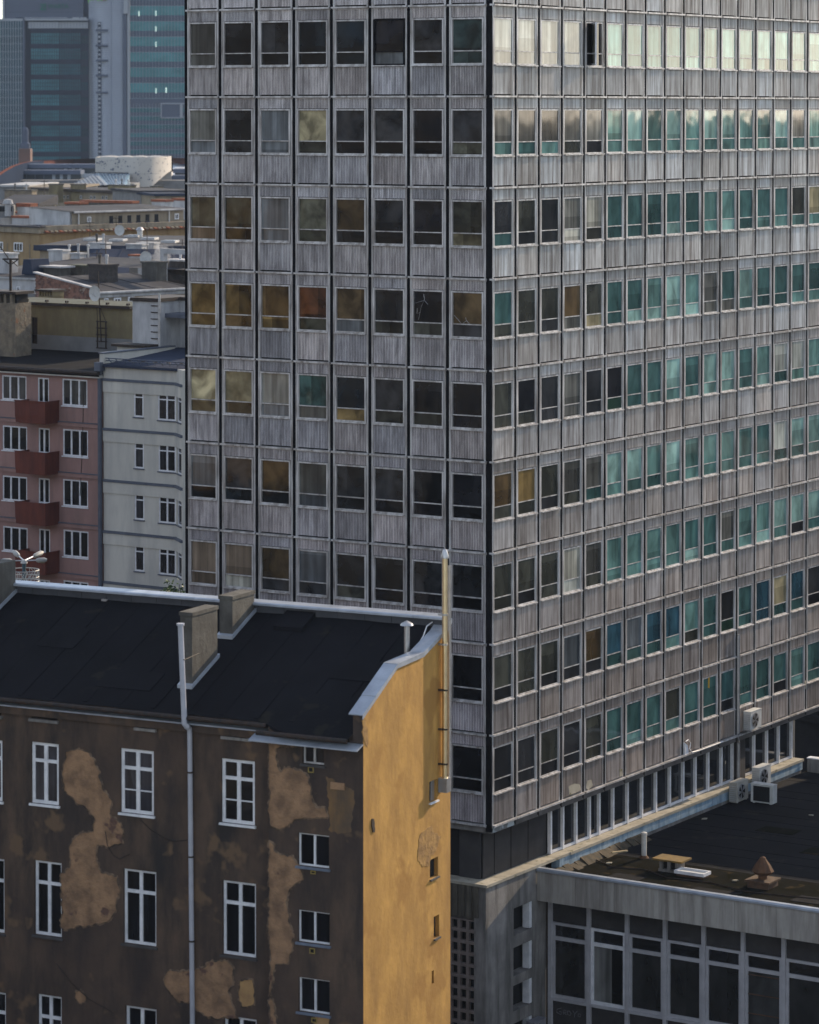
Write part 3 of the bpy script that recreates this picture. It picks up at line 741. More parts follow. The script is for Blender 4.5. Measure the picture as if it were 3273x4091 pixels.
for f in (.15, .4, .65, .9):
    z = p_el[2] - (p_el[2] - 12) * f; xx = p_el2[0] + (x2 - p_el2[0]) * f
    MB().lathe([(.09, z), (.09, z + .05)], (xx, .28, 0), 10).build('pipe_collar', M['iron'], old)
MB().tube([pm(1235, 740, -.06), pm(1270, 752, -.06), pm(1372, 708, 1.0)], .012, 6).build('stay_wire', M['iron'], old)
# cables sagging over the front
for cf, pts in ((c5, ((940, 790), (1010, 860), (1100, 915), (1180, 937), (1265, 925))), (c5, ((708, 870), (720, 960), (760, 1030), (800, 1055), (870, 1020))), (c5, ((380, 1750), (480, 1880), (600, 1990), (760, 2080)))):
    MB().tube([(lambda u: (u[0], .4 - .03, u[1]))(OM.uz(*cf(*p))) for p in pts], .012, 5).build('cable', M['iron'], old)
# the two flues on the gable's back edge
f0 = OB.hit(*c6(1512, 1565), 'x', .16); ft = OB.hit(*c6(1512, 20), 'x', .16)
g0 = OB.hit(*c6(1545, 1600), 'x', .12); gt = OB.hit(*c6(1547, 115), 'x', .12)
fl = MB().lathe([(.085, f0.z), (.085, ft.z - .12)], (.17, f0.y, 0), 14).build('steel_flue', M['steel'], old, smooth=True)
put('flue_cowl', MB().lathe([(.12, ft.z - .14), (.12, ft.z - .06), (.055, ft.z + .12), (.02, ft.z + .14)], (.17, f0.y, 0), 12).mesh('flue_cowl', M['galv'], True), fl)
MB().lathe([(.055, g0.z), (.055, gt.z)], (.12, g0.y, 0), 12).lathe([(.075, gt.z), (.075, gt.z + .05)], (.12, g0.y, 0), 12).build('thin_flue', M['galv'], old, smooth=True)
for yy in (450, 655, 970, 1240, 1480):
    z = OB.hit(*c6(1500, yy), 'x', .16).z
    b = MB().lathe([(.10, z), (.10, z + .05)], (.17, f0.y, 0), 12); b.box(.001, .17, f0.y - .12, f0.y - .09, z, z + .06); b.box(.001, .12, g0.y - .02, g0.y + .02, z, z + .05)
    b.build('flue_bracket', M['iron'] if yy > 900 else M['galv'], old)
box('flue_box', M['galv'], old, .02, .30, f0.y - .14, f0.y + .16, f0.z - .42, f0.z)
MB().tube([(lambda p: (p.x, p.y, p.z))(OB.hit(*c6(*q), 'x', -.45)) for q in ((1500, 455), (1430, 490), (1390, 520), (1365, 590), (1335, 640))], .018, 6).build('cable', M['white'], old)

# patches, a cable and a little litter on the tenement's felt
M['felt_new'] = mat('newer_roofing_felt', (.0135, .0135, .0165), .95, (.009, .009, .011), .7, bump=.008, bscale=14, spec=.06)
for x, y, w, d in ((-9.6, 1.0, 1.9, .9), (-2.4, 2.4, 1.5, 1.0), (-12.8, 2.7, 1.3, 1.1)):
    MB().prism([(y, rz(y) + .022), (y + d, rz(y + d) + .022), (y + d, rz(y + d) + .034), (y, rz(y) + .034)], lambda p, q, t: (t, p, q), x, x + w).build('felt_repair', M['felt_new'], old)
p = on_roof(*c4(722, 345)); MB().box(p.x - .10, p.x + .10, 5.30, 5.385, p.z - .02, p.z + .05).build('overflow_spout', M['galv'], old)

# ------------------------------------------------------------------ low annex at the tower's foot
annex = TW.root('annex_building', 'low flat-roofed annex with long concrete fascia and tall dark windows beside the tower base', 'building')
AF = Face(TW, 'front', 3.95, annex)
c8 = lambda x, y: (1800 + x / 1.1711, 3100 + y / 1.1711)
AX0, AX1, RZ = .03, 22.0, 11.42
M['fascia'] = mat('weathered_fascia_concrete', (.42, .395, .36), .85, (.30, .28, .26), 1.0, (1, 1, .5), streak=(.19, .17, .155), streak_s=(2.4, 2.4, .22), bump=.004)
am = [.22, 1.86, 3.46, 5.03, 6.60, 8.18, 9.79, 11.4, 13.0, 14.6, 16.2]
box('core_wall', M['dark'], annex, .3, AX1, 4.25, 33, 0, RZ - .2)
box('inner_wall', mat('dark_brown_wall', (.06, .042, .03), .9, (.035, .028, .022), 2), annex, .02, .2, 3.95, 4.3, 0, 10.66)
b = MB(); b.box(AX0, AX1, 3.45, 33, RZ - .16, RZ); b.build('roof', M['felt_moss'], annex)
x = AX0
k = 0
while x < AX1:
    c = min(x + 1.63, AX1)
    MB().box(x, c - .012, 3.25 + (.004 if k % 2 else 0), 3.44, 10.70, 11.80).build('fascia_panel', M['fascia'], annex)
    x = c; k += 1
b = MB().prism([(3.19, 11.805), (3.19, 11.87), (3.24, 11.93), (3.42, 11.93), (3.47, 11.86), (3.47, 11.805)], lambda p, q, t: (t, p, q), AX0, AX1)
b.build('parapet_cap', M['zinc'], annex)
box('overhang_soffit', M['concrete'], annex, AX0, AX1, 3.45, 4.24, 10.72, 10.80)
M['mauve'] = mat('grey_window_metal', (.44, .435, .46), .5, (.33, .325, .35), 2, spec=.4)
for i, u in enumerate(am):
    MB().box(u - .075, u + .075, 3.86, 4.05, 2, 10.70).build('window_post', M['mauve'], annex)
def annex_win(u0, u1, kind):
    w = u1 - u0; z = lambda f: f
    b = MB(); t = .10
    b.box(-w / 2, -w / 2 + t, -.03, .08, 6.98, 9.80); b.box(w / 2 - t, w / 2, -.03, .08, 6.98, 9.80)
    for a, c in ((9.70, 9.80), (9.14, 9.28), (6.98, 7.10)): b.box(-w / 2 + t, w / 2 - t, -.03, .08, a, c)
    o = AF.put('window', b.mesh('window', M['mauve' if kind != 1 else 'white']), (u0 + u1) / 2, 0)
    put('transom_pane', MB().box(-w / 2 + t, w / 2 - t, .04, .06, 9.28, 9.70).mesh('pane', M['glass']), o, color=(.016, .016, .018, 1))
    if kind == 1:
        put('pane', MB().box(-w / 2 + t, .12, .04, .06, 7.10, 9.14).mesh('pane', M['glass_soft']), o, color=(.17, .17, .165, 1))
        put('pane', MB().box(.125, w / 2 - t, .04, .06, 7.10, 9.14).mesh('pane', M['glass']), o, color=(.008, .008, .008, 1))
    else:
        k = .028 if kind == 0 else .05
        put('pane', MB().box(-w / 2 + t, w / 2 - t, .04, .06, 7.10, 9.14).mesh('pane', M['glass']), o, color=(k, k, k, 1))
    if kind == 2:
        for zz in (9.0, 8.3, 7.6): put('glazing_bar', MB().box(-w / 2 + t, w / 2 - t, .0, .03, zz, zz + .03).mesh('bar', M['rust']), o)
    put('window_sill', MB().box(-w / 2 - .03, w / 2 + .03, -.10, .05, 6.88, 6.975).mesh('sill', M['mauve']), o)
for i, (a, c) in enumerate(zip(am, am[1:])):
    annex_win(a + .08, c - .08, (0, 1, 0, 0, 0, 2, 0, 0, 1, 0)[i])
    AF.put('head_panel', MB().box(a + .08, c - .08, .02, .1, 9.81, 10.7).mesh('head_panel', M['recess']))
    AF.put('spandrel_panel', MB().box(a + .08, c - .08, .03, .1, 2, 6.87).mesh('spandrel_panel', M['recess']))
M['scrawl'] = mat('pale_spray_paint', (.16, .16, .17), .8)
b = MB(); rr = random.Random(3)
def scrawl(pts): b.tube([(.42 + x * 1.1, 3.972, 6.32 + z * .32) for x, z in pts], .014, 4)
for s in ([(.22, .9), (.05, .7), (.04, .3), (.2, .15), (.25, .45), (.14, .45)], [(.30, .2), (.32, .75), (.40, .75), (.40, .48), (.32, .45), (.42, .2)], [(.46, .7), (.46, .3), (.55, .2), (.60, .45), (.54, .72), (.46, .7)], [(.66, .85), (.74, .5), (.84, .9)], [(.74, .5), (.72, .1)], [(.88, .6), (.86, .3), (.95, .25), (.97, .55), (.9, .62)]): scrawl(s)
b.build('graffiti', M['scrawl'], annex)
# far parapet and the lower roof beyond it
box('end_parapet', M['concrete'], annex, .15, AX1, 26.3, 26.6, RZ, 12.0)
box('parapet_cap', M['white'], annex, .14, AX1, 26.26, 26.64, 12.005, 12.05)
# ridges of felt on the roof
for k in range(11):
    y = 9.0 + k * 1.5 + .3 * math.sin(k * 2.7)
    MB().box(.1, AX1, y, y + .09, RZ + .004, RZ + .014).build('felt_seam', M['felt'], annex)
MB().box(.06, AX1, 8.5, 26.2, RZ + .002, RZ + .006).build('felt_sheet', M['felt'], annex)
b = MB()
for k in range(16):    # crumbling felt upstand along the tower
    y = 4.2 + k * .45; h = rr.uniform(.05, .16)
    b.prism([(.02, RZ - .01), (.02, RZ + .10 + h), (.10, RZ + .08 + h), (.34 + rr.uniform(0, .2), RZ + .008)], lambda p, q, t: (p, t, q), y, y + .43)
b.build('felt_upstand', mat('torn_mossy_felt', (.085, .062, .04), .95, (.03, .03, .022), 4, bump=.02), annex)

rear = TW.root('courtyard_and_shade_block', 'soot-dark courtyard wing seen beneath the tower overhang, with an added unseen block shading the annex roof', 'building')
M['soot_conc'] = mat('soot_dark_concrete', (.05, .05, .055), .95, (.035, .034, .038), 1, spec=.1)
box('wall', M['soot_conc'], rear, 3.5, 26, 37, 46, 0, 23.5)  # tall unseen block, added to shade the annex roof
box('side_wing', M['soot_conc'], rear, -6, 3.499, 38, 46, 0, 13.6)
for z in (11.2, 12.3, 13.4): box('ledge', M['soot_conc'], rear, -6, 3.45, 37.6, 37.99, z, z + .25)
for k in range(5): box('window', M['dark'], rear, -5.5 + k * 1.8, -4.3 + k * 1.8, 37.95, 37.999, 11.6, 12.25)

def roof_thing(name, label, cat, x, y, z=RZ, rot=0, group=None):
    e = bpy.data.objects.new(name, None); COL.objects.link(e); p = TW.M @ Vector((x, y, z))
    e.location = p; e.rotation_euler = (0, 0, -TW.theta + rot); e.empty_display_size = .3
    return tag(e, label, cat, group)
# square vent with an ochre lid
v = roof_thing('roof_vent', 'brick roof vent with a flat ochre lid and side slots on the annex roof', 'roof vent', 3.5, 7.35)
b = MB().box(-.42, .42, -.30, .30, 0, .10)
for x in (-.38, -.05, .28): b.box(x, x + .12, -.28, .28, .10, .42)
b.build('vent_body', M['concrete'], v)
box('vent_shaft', M['dark'], v, -.24, .26, -.2, .2, .11, .42)
box('lid', mat('mossy_ochre_lid', (.20, .125, .035), .9, (.12, .08, .035), 4), v, -.62, .62, -.42, .42, .425, .49)
# hooded ventilator on a square plinth
v = roof_thing('ventilator_cowl', 'rusty ventilator cowl with a conical hood on a square brick plinth', 'roof vent', 7.45, 7.0)
MB().box(-.42, .42, -.42, .42, 0, .22).box(-.50, .50, -.50, .50, .225, .29).build('plinth', mat('brown_brick_plinth', (.11, .065, .04), .9, (.06, .04, .03), 5), v)
MB().lathe([(.17, .29), (.17, .52)], n=12).build('neck', M['rust'], v)
MB().lathe([(.30, .47), (.42, .58), (.30, .80), (.13, 1.02), (.10, 1.08), (.02, 1.12)], n=10).build('hood', M['rust'], v)
# white skylight tray
v = roof_thing('skylight', 'shallow white framed skylight lying on the dark annex roof', 'skylight', 4.55, 7.0)
b = MB().box(-.62, .62, -.30, -.24, .10, .22).box(-.62, .62, .24, .30, .10, .22).box(-.62, -.56, -.24, .24, .10, .22).box(.56, .62, -.24, .24, .10, .22)
b.build('frame', M['white'], v); box('pane', M['acwhite'], v, -.56, .56, -.24, .24, .12, .16); box('kerb', M['rust'], v, -.55, .55, -.23, .23, 0, .118)
v = roof_thing('vent_pipe', 'pale upright vent pipe near the tower wall on the annex roof', 'pipe', 1.65, 8.6)
MB().lathe([(.10, 0), (.10, .88), (.12, .89), (.12, .97), (.05, 1.0)], n=12).build('pipe', mat('pale_pipe', (.55, .53, .50), .6, (.42, .40, .37), 3), v, smooth=True)
MB().lathe([(.2, 0), (.12, .10)], n=12).build('collar', M['rust'], v)
v = roof_thing('timber_scrap', 'short pale plank lying on the torn felt by the base ledge', 'plank', .75, 8.3, RZ + .16, R(60))
MB().box(-.35, .35, -.05, .05, 0, .05).build('plank', mat('pale_timber', (.45, .36, .22), .8, (.3, .23, .14), 6), v)

def aircon(name, label, x, y, z, rot, w=.86, h=.62, d=.34, legs=False, m=None):
    v = roof_thing(name, label, 'air conditioner', x, y, z, rot, 'air conditioner units beside the tower')
    m = m or M['acwhite']
    b = MB().box(-w / 2, w / 2, 0, d, .04, h); b.box(-w / 2 - .01, w / 2 + .01, -.01, d + .01, h, h + .025); b.box(-w / 2 + .08, -w / 2 + .16, .02, d - .02, 0, .04); b.box(w / 2 - .16, w / 2 - .08, .02, d - .02, 0, .04)
    b.build('casing', m, v)
    cx = -.13
    ring = MB().tube([(cx, -.012, h / 2 + .02), (cx, -.03, h / 2 + .02)], h * .40, 20); ring.build('fan_grille', M['galv'], v)
    fan = MB()
    for k in range(5):
        a = 2 * math.pi * k / 5
        fan.quad(*[(cx + r * math.cos(t), -.034, h / 2 + .02 + r * math.sin(t)) for r, t in ((.04, a), (h * .36, a - .32), (h * .36, a + .32), (.06, a + .5))])
    fan.build('fan', M['dark'], v)
    fins = MB()
    for k in range(8): fins.box(-w / 2 - .016, -w / 2 - .001, .03, d - .03, .08 + k * (h - .14) / 8, .11 + k * (h - .14) / 8)
    fins.build('side_fins', M['galv'], v)
    return v
aircon('air_conditioner', 'white air conditioner fixed high on the stained spandrel panel of the tower', .06 + .38, 20.72, 14.22, R(90), 1.0, .78)
tag(bpy.data.objects['air_conditioner'])
wb = MB().box(-.5, .5, .34, .44, -.02, .02).box(-.5, -.44, -.02, .34, -.03, .02).box(.44, .5, -.02, .34, -.03, .02); wb.build('wall_bracket', M['galv'], bpy.data.objects['air_conditioner'])
aircon('air_conditioner', 'cream air conditioner standing on the coping against the blue fascia, nearest the corner', .50, 19.35, RZ + .05, R(90), 1.05, .82, .36, m=mat('cream_enamel', (.38, .36, .32), .5, (.30, .285, .26), 3))
aircon('air_conditioner', 'grey-white air conditioner on the blue fascia behind the dark-fronted one', .46, 21.55, RZ + .25, R(90), 1.05, .85, .36)
dv = aircon('air_conditioner', 'square air conditioner with a dark front panel standing alone on the black roof', 1.30, 19.5, RZ + .01, R(0), 1.0, .78, .40)
for ch in dv.children:
    if ch.name.startswith(('fan', 'fan_grille')): ch.scale = (.001, .001, .001); ch.hide_render = True
for nm in [c.name for c in dv.children if c.name.startswith(('fan', 'fan_grille'))]: bpy.data.objects.remove(bpy.data.objects[nm])
box('front_panel', M['dark'], dv, -.38, .36, -.02, -.002, .1, .72)
aircon('air_conditioner', 'small grey air conditioner below the dark openings of the concrete podium', .40, 2.85, 5.75, R(90), .85, .62, .34, m=mat('dull_grey_enamel', (.22, .22, .25), .5, (.16, .16, .19), 3))

# scraps lying about on the felt, and a cable
for (px_, py_), lab in (((1688, 188), 'tiny pale scrap near the right-hand edge of the dark annex roof'), ((1188, 205), 'tiny pale scrap out on the dark annex roof below the air conditioners'), ((1332, 494), 'tiny pale scrap on the mossy strip beside the ventilator cowl'), ((742, 412), 'tiny pale scrap on the torn felt in front of the vent pipe')):
    q = TW.hit(*c8(px_, py_), 'z', RZ); v = roof_thing('roof_scrap', lab, 'debris', q.x, q.y, RZ + .02, px_)
    MB().prism([(-.11, -.05), (.08, -.07), (.12, .03), (.01, .09), (-.09, .05)], lambda p, q_, t: (p, q_, t + .1 * p), 0, .04).build('scrap', M['coping'], v)
MB().tube([(.3, 7.2, RZ + .05), (1.4, 6.6, RZ + .03), (2.6, 6.9, RZ + .03), (3.9, 6.2, RZ + .03), (5.6, 6.4, RZ + .03), (7.3, 5.9, RZ + .03), (10, 6.3, RZ + .03), (14, 6.0, RZ + .03)], .022, 5).build('roof_cable', M['iron'], annex)
for k, (x, y, w, d) in enumerate(((1.9, 5.2, 1.3, .8), (5.4, 4.8, 1.9, .9), (9.2, 5.6, 1.5, 1.0), (6.3, 12.5, 2.2, 1.2), (3.2, 15, 1.6, 1.0))):
    MB().prism([(x, y), (x + w, y + .06), (x + w - .05, y + d), (x + .04, y + d - .08)], lambda p, q, t: (p, q, t), RZ + .003, RZ + .018).build('felt_repair', M['felt_moss'] if k > 2 else M['felt'], annex)

# ------------------------------------------------------------------ pink and grey apartment houses across the street
c3 = lambda x, y: (x / 1.796, 1200 + y / 1.796)
o = at(415, 1490, 185)
PG = Frame((o.x, o.y), 34)
pink = PG.root('pink_apartment_house', 'pink rendered apartment house with dark red balconies and white triple windows', 'building')
PFc = Face(PG, 'front', 0, pink)
M['pink'] = mat('dusty_pink_render', (.34, .205, .185), .9, (.265, .16, .145), .5, (1, 1, .6), bump=.004, streak=(.24, .15, .135), streak_s=(1.2, 1.2, .25))
M['greyr'] = mat('pale_grey_render', (.57, .55, .50), .9, (.47, .455, .42), .4, (1, 1, .6), streak=(.40, .39, .37), streak_s=(1, 1, .2))
M['redbalc'] = mat('dark_red_balcony_sheet', (.15, .036, .022), .75, (.10, .026, .018), 1.2, (1, 1, .4), streak=(.08, .02, .014), streak_s=(3, 3, .5))
M['slatetrim'] = mat('blue_slate_trim', (.10, .115, .15), .6, (.07, .08, .11), 2)
M['beige'] = mat('beige_render', (.30, .25, .185), .9, (.22, .185, .14), .4, streak=(.16, .135, .10), streak_s=(.8, .8, .2))
M['yrender'] = mat('faded_yellow_render', (.22, .18, .10), .95, (.15, .125, .075), .7, bump=.006, streak=(.13, .105, .065), streak_s=(1.2, 1.2, .3))
M['grender'] = mat('bare_grey_render', (.20, .20, .205), .95, (.14, .14, .145), .8)
M['ochref'] = mat('warm_ochre_render', (.33, .235, .125), .9, (.25, .175, .095), .4, streak=(.2, .13, .065), streak_s=(.7, .7, .15))
M['wht'] = mat('whitewashed_wall', (.50, .50, .51), .9, (.38, .38, .40), .5, streak=(.25, .25, .26), streak_s=(.9, .9, .25))
M['redcap'] = mat('red_tile_coping', (.26, .085, .045), .9, (.16, .06, .035), 2)
M['brick'] = mat('old_red_brickwork', (.26, .135, .10), .95, (.12, .07, .058), 2.2, mix=(.4, .6), bump=.05, bscale=4, spots=((.34, .27, .22), 1.8, .62))
M['roofg'] = mat('grey_roof_sheet', (.065, .065, .073), .9, (.040, .040, .047), .25, bump=.01, spots=((.095, .092, .088), .3, .62), spec=.08)
M['roofb'] = mat('blue_black_roof', (.040, .050, .080), .9, (.027, .033, .052), .3, spec=.06)
M['mossroof'] = mat('mossy_sheet_roof', (.075, .08, .06), .9, (.05, .054, .04), .8)

px_rows = [(0, 0), (362, 5), (722, 5), (1086, 8), (1450, 8)]
holes = []; wins = []
for dy, dx in px_rows:
    for k, q in enumerate(((447, 566, 627, 758), (14, 540, 190, 716), (272, 555, 352, 735))):
        r = rect(PFc, c3, q[0] + dx, q[1] + dy, q[2] + dx, q[3] + dy)
        holes.append(r); wins.append((k, r))
zg = PFc.uz(*c3(360, 535))[1]
PFc.put('wall', wall_mesh(-14, -.10, 0, zg, holes, .16, M['pink'], .4))
box('room_core', M['dark'], pink, -14, -.12, .42, 12, 0, zg - .1)
for k, r in wins: old_window(PFc, r, 3 if k < 2 else 2, [], .085, .03, M['white'], M['white'] if k < 2 else M['darksill'], (.05, .05, .05) if k == 1 and r is wins[1][1] or r is wins[0][1] else (.008, .008, .009))
ub = PFc.uz(*c3(425, 800))[0]
for i, (yt, dx) in enumerate(((722, 0), (1087, 4), (1449, 5), (1800, 8))):
    zt = PFc.uz(*c3(425 + dx, yt))[1]
    b = MB(); w, d, h = 2.35, 1.28, 1.30
    p = [(-w, h), (0, h), (0, .02), (-w + .35, .02), (-w + .10, .14), (-w + .03, .40)]
    b.prism(p, lambda a, c, t: (a, t, c), -d, -d + .04)
    b.box(-.04, 0, -d + .041, 0, .02, h); b.box(-w, -w + .04, -d + .041, 0, .42, h); b.box(-w + .05, -.041, -d + .041, 0, .03, .14)
    b.box(-w - .03, .03, -d - .03, -d + .07, h + .001, h + .05)
    b.box(-.04, .03, -d + .071, 0, h + .001, h + .05)
    o = b.build('balcony', M['redbalc'], pink, loc=(ub, 0, zt - h))
for i, (y0, dx) in enumerate(((880, 0), (1243, 2), (1607, 8), (1968, 8))):
    z = PFc.uz(*c3(560, y0))[1]; u1 = PFc.uz(*c3(708 + dx, y0))[0]
    MB().box(-14, u1, -.10, .0, z - .22, z).build('ledge_band', M['pink'], pink); MB().box(-14, u1 + .04, -.14, .0, z + .003, z + .05).build('ledge_cap', M['slatetrim'], pink)
MB().box(-14, -.05, -.35, .5, zg + .01, zg + .17).build('eaves_moulding', M['greyr'], pink)
MB().tube([(-14, -.42, zg + .30), (-.05, -.42, zg + .30)], .13, 8).build('gutter', M['iron'], pink)
hb = PG.hit(200, 1400, 'z', zg + .45).y
MB().quad((-14, -.4, zg + .22), (-.02, -.4, zg + .22), (-.02, hb, zg + .5), (-14, hb, zg + .5)).quad((-14, -.4, zg + .22), (-.02, -.4, zg + .22), (-.02, -.4, zg + .1), (-14, -.4, zg + .1)).build('roof', M['felt'], pink)
MB().tube([(-.18, -.16, zg + .6), (-.16, -.16, 2)], .13, 10).build('downpipe', M['slatetrim'], pink)
MB().box(-.32, .12, -.5, -.02, zg + .45, zg + .95).build('rain_hopper', M['slatetrim'], pink)
MB().tube([(ub + 1.9, -.02, zg - .3), (ub + 1.8, -.02, zg - 4), (ub + 1.6, -.02, zg - 7)], .02, 5).build('cable', M['iron'], pink)

grey = PG.root('grey_apartment_house', 'pale grey apartment house with slate cornice bands and a chamfered bay', 'building')
GF = Face(PG, 'front', 0, grey)
ubay = GF.uz(*c3(1263, 900))[0]
gz = GF.uz(*c3(745, 458))[1]
holes = []; wins = []
for k, dy in enumerate((0, 368, 737, 1107)):
    d = (0, 3, 6, 6)[k]
    r = rect(GF, c3, 962 + d, 635 + dy, 1030 + d, 837 + dy); holes.append(r); wins.append((0, r))
    r = rect(GF, c3, 1135 + d, 650 + dy, 1262, 862 + dy); holes.append(r); wins.append((1, r))
vents = [rect(GF, c3, 1003, 478, 1018, 498), rect(GF, c3, 1247, 493, 1262, 513)]
GF.put('wall', wall_mesh(-.02, ubay, 0, gz, holes + vents, .14, M['greyr'], .4))
box('room_core', M['dark'], grey, .02, ubay, .42, 11, 0, gz - .1)
for k, r in wins: old_window(GF, r, 1 if k == 0 else 2, [(.70, .07)], .085, .015, M['white'], M['slatetrim'], (.02, .02, .024) if k else (.03, .03, .035))
# chamfered bay turning towards the viewer
ang = R(-38)
bayF = bpy.data.objects.new('bay', None); COL.objects.link(bayF); bayF.parent = grey; bayF.location = (ubay, 0, 0); bayF.rotation_euler = (0, 0, ang)
class Sub(Face):
    def __init__(s, parent): s.parent = parent
    def loc(s, u, z, w=0): return ((u, -w, z), 0)
bh = []
for k in range(4): bh.append((.30, 1.3, wins[2 * k + 1][1][2], wins[2 * k + 1][1][3]))
put('bay_wall', wall_mesh(.0, 1.6, 0, gz, bh, .14, M['greyr'], .4), bayF)
put('bay_core', MB().box(.02, 1.58, .42, 3, 0, gz - .1).mesh('core', M['dark']), bayF)
for r in bh: 
    w = old_window(Sub(bayF), r, 1, [(.70, .07)], .07, .05, M['white'], M['slatetrim'], (.02, .02, .024))
for y0 in (575, 930, 1298, 1665, 2028):
    z = GF.uz(*c3(745, y0 - 8))[1]
    MB().box(-.02, ubay + .03, -.13, 0, z - .07, z + .08).build('cornice', M['slatetrim'], grey)
    MB().box(-.02, ubay + .02, -.07, 0, z - .72, z - .075).build('band', M['greyr'], grey)
    put('cornice', MB().box(.02, 1.6, -.13, 0, z - .07, z + .08).mesh('cornice', M['slatetrim']), bayF)
    put('band', MB().box(.02, 1.6, -.07, 0, z - .72, z - .075).mesh('band', M['greyr']), bayF)
hb2 = PG.hit(600, 1385, 'z', gz + .5).y
MB().quad((-.02, -.25, gz + .01), (7, -.25, gz + .01), (7, hb2, gz + .55), (-.02, hb2, gz + .55)).quad((-.02, -.25, gz + .01), (7, -.25, gz + .01), (7, -.25, gz - .14), (-.02, -.25, gz - .14)).build('roof', M['roofb'], grey)
b = MB().tube([(.1, .0, gz + .36), (7, .0, gz + .36)], .035, 6).tube([(.1, .02, gz + .22), (7, .02, gz + .22)], .035, 6)
for k in range(12): b.tube([(.3 + k * .55, .35, gz + .08), (.3 + k * .55, 0, gz + .38)], .03, 5)
b.build('snow_guard', M['slatetrim'], grey)
for k in range(5): MB().lathe([(.05, 0), (.12, .05), (.1, .12)], (1.0 + k * .95, 1.2, gz + .07), 8).build('roof_stud', M['iron'], grey)
MB().box(-.15, .15, -.2, hb2 - .5, gz + .05, gz + .62).build('fire_parapet', M['greyr'], grey); MB().box(-.2, .2, -.25, hb2 - .5, gz + .625, gz + .70).build('parapet_cap', M['slatetrim'], grey)
cx = PG.hit(*c3(940, 345), 'y', 4.5)
MB().box(cx.x - .9, cx.x + 1.1, 4.3, 5.5, gz, cx.z + .1).build('vent_kerb', M['greyr'], grey); MB().box(cx.x - 1.2, cx.x + 1.4, 4.1, 5.7, cx.z + .105, cx.z + .25).build('vent_lid', M['iron'], grey)

# ------------------------------------------------------------------ yellow stair house behind the pink roof
stair = PG.root('rear_stair_house', 'windowless faded yellow wall with grey foot, iron ladder and mossy roof behind the pink house', 'building')
SF = Face(PG, 'front', hb, stair)
x0, x1 = SF.uz(*c3(120, 200))[0], SF.uz(*c3(950, 200))[0]
zt, zm, zl = SF.uz(*c3(520, 45))[1], SF.uz(*c3(520, 258))[1], zg
dr = rect(SF, c3, 222, 122, 270, 312)
SF.put('wall', wall_mesh(x0, x1, zm, zt, [dr], .2, M['yrender'], .4)); SF.put('grey_foot', wall_mesh(x0 - .01, x1, zl - 2, zm - .003, [dr], .2, M['grender'], .4), w=.02)
MB().box(dr[0] + .02, dr[1] - .02, hb + .15, hb + .22, dr[2], dr[3]).build('door', M['iron'], stair)
box('pier', M['greyr'], stair, x0 - 1.0, x0 - .003, hb - .06, hb + .4, zl - 2, zt)
b = MB().box(x0 - 1.2, x1, hb - .25, hb + .1, zt + .01, zt + .16); b.build('gutter', M['iron'], stair)
zr = zt + .2
rb = SF.fr.hit(*c3(600, -8), 'y', hb + 3)
MB().quad((x0 - 1.2, hb - .22, zr), (x1, hb - .22, zr), (x1, hb + 3, rb.z), (x0 - 1.2, hb + 3, rb.z)).build('roof', M['mossroof'], stair)
for k in range(9): MB().box(x0 - .8 + k * 1.65, x0 - .7 + k * 1.65, hb - .15, hb + .1, zr + .03, zr + .16).build('snow_stop', M['iron'], stair)
def ladder(F, root, q, rungs, m=M['iron']):
    u0, u1, z0, z1 = q; b = MB(); w = .12
    for u in (u0, u1): b.tube([F.loc(u, z0, w)[0], F.loc(u, z1, w)[0]], .028, 5)
    for k in range(rungs):
        z = z0 + (z1 - z0) * (k + .5) / rungs; b.tube([F.loc(u0, z, w)[0], F.loc(u1, z, w)[0]], .02, 4)
    return b.build('ladder', m, root)
ladder(SF, stair, rect(SF, c3, 138, 45, 180, 280), 9)
# mast frame bolted to that wall with two dishes
mast = PG.root('aerial_mast', 'thin black aerial mast with a round white dish rising from the yellow wall', 'aerial')
q = rect(SF, c3, 722, 150, 782, 340); u0, u1, z0, z1 = q
b = MB()
for u in (u0, u1): b.tube([SF.loc(u, z0, .3)[0], SF.loc(u, z1, .3)[0]], .05, 6)
for k in range(5): 
    z = z0 + (z1 - z0) * k / 4; b.tube([SF.loc(u0 - .1, z, .3)[0], SF.loc(u1 + .1, z, .3)[0]], .04, 5)
tp = SF.uz(857 / 2.156, 600 + 1040 / 2.156)
b.tube([SF.loc((u0 + u1) / 2, z0 + .4, .35)[0], SF.loc(u0 + .1, tp[1], .35)[0]], .04, 6)
b.tube([SF.loc(u1, z1, .3)[0], SF.loc(u0 + .25, tp[1] - 2.2, .35)[0]], .02, 5).tube([SF.loc(u0, z1, .3)[0], SF.loc(u0, tp[1] - 2.2, .35)[0]], .02, 5)
b.build('pole', M['iron'], mast)
def dish(parent, c, r, yaw=0, m=M['acwhite']):
    b = MB(); n = 16; rings = [(0, .18), (.5, .13), (.85, .05), (1, 0)]
    for (f0, d0), (f1, d1) in zip(rings, rings[1:]):
        for k in range(n):
            a, e = 2 * math.pi * k / n, 2 * math.pi * (k + 1) / n
            p = lambda f, d, t: (f * r * math.cos(t), d * r * 1.4, f * r * math.sin(t) * 1.08)
            b.quad(p(f0, d0, a), p(f0, d0, e), p(f1, d1, e), p(f1, d1, a))
    b.tube([(0, .1, -r * .5), (0, -r * .6, 0)], .025, 5).box(-.05, .05, -r * .7, -r * .55, -.05, .05)
    return b.build('dish', m, parent, loc=c, rotz=yaw)
dc = SF.uz(860 / 2.156, 600 + 1230 / 2.156)
dish(mast, SF.loc(dc[0], dc[1], .5)[0], .46)
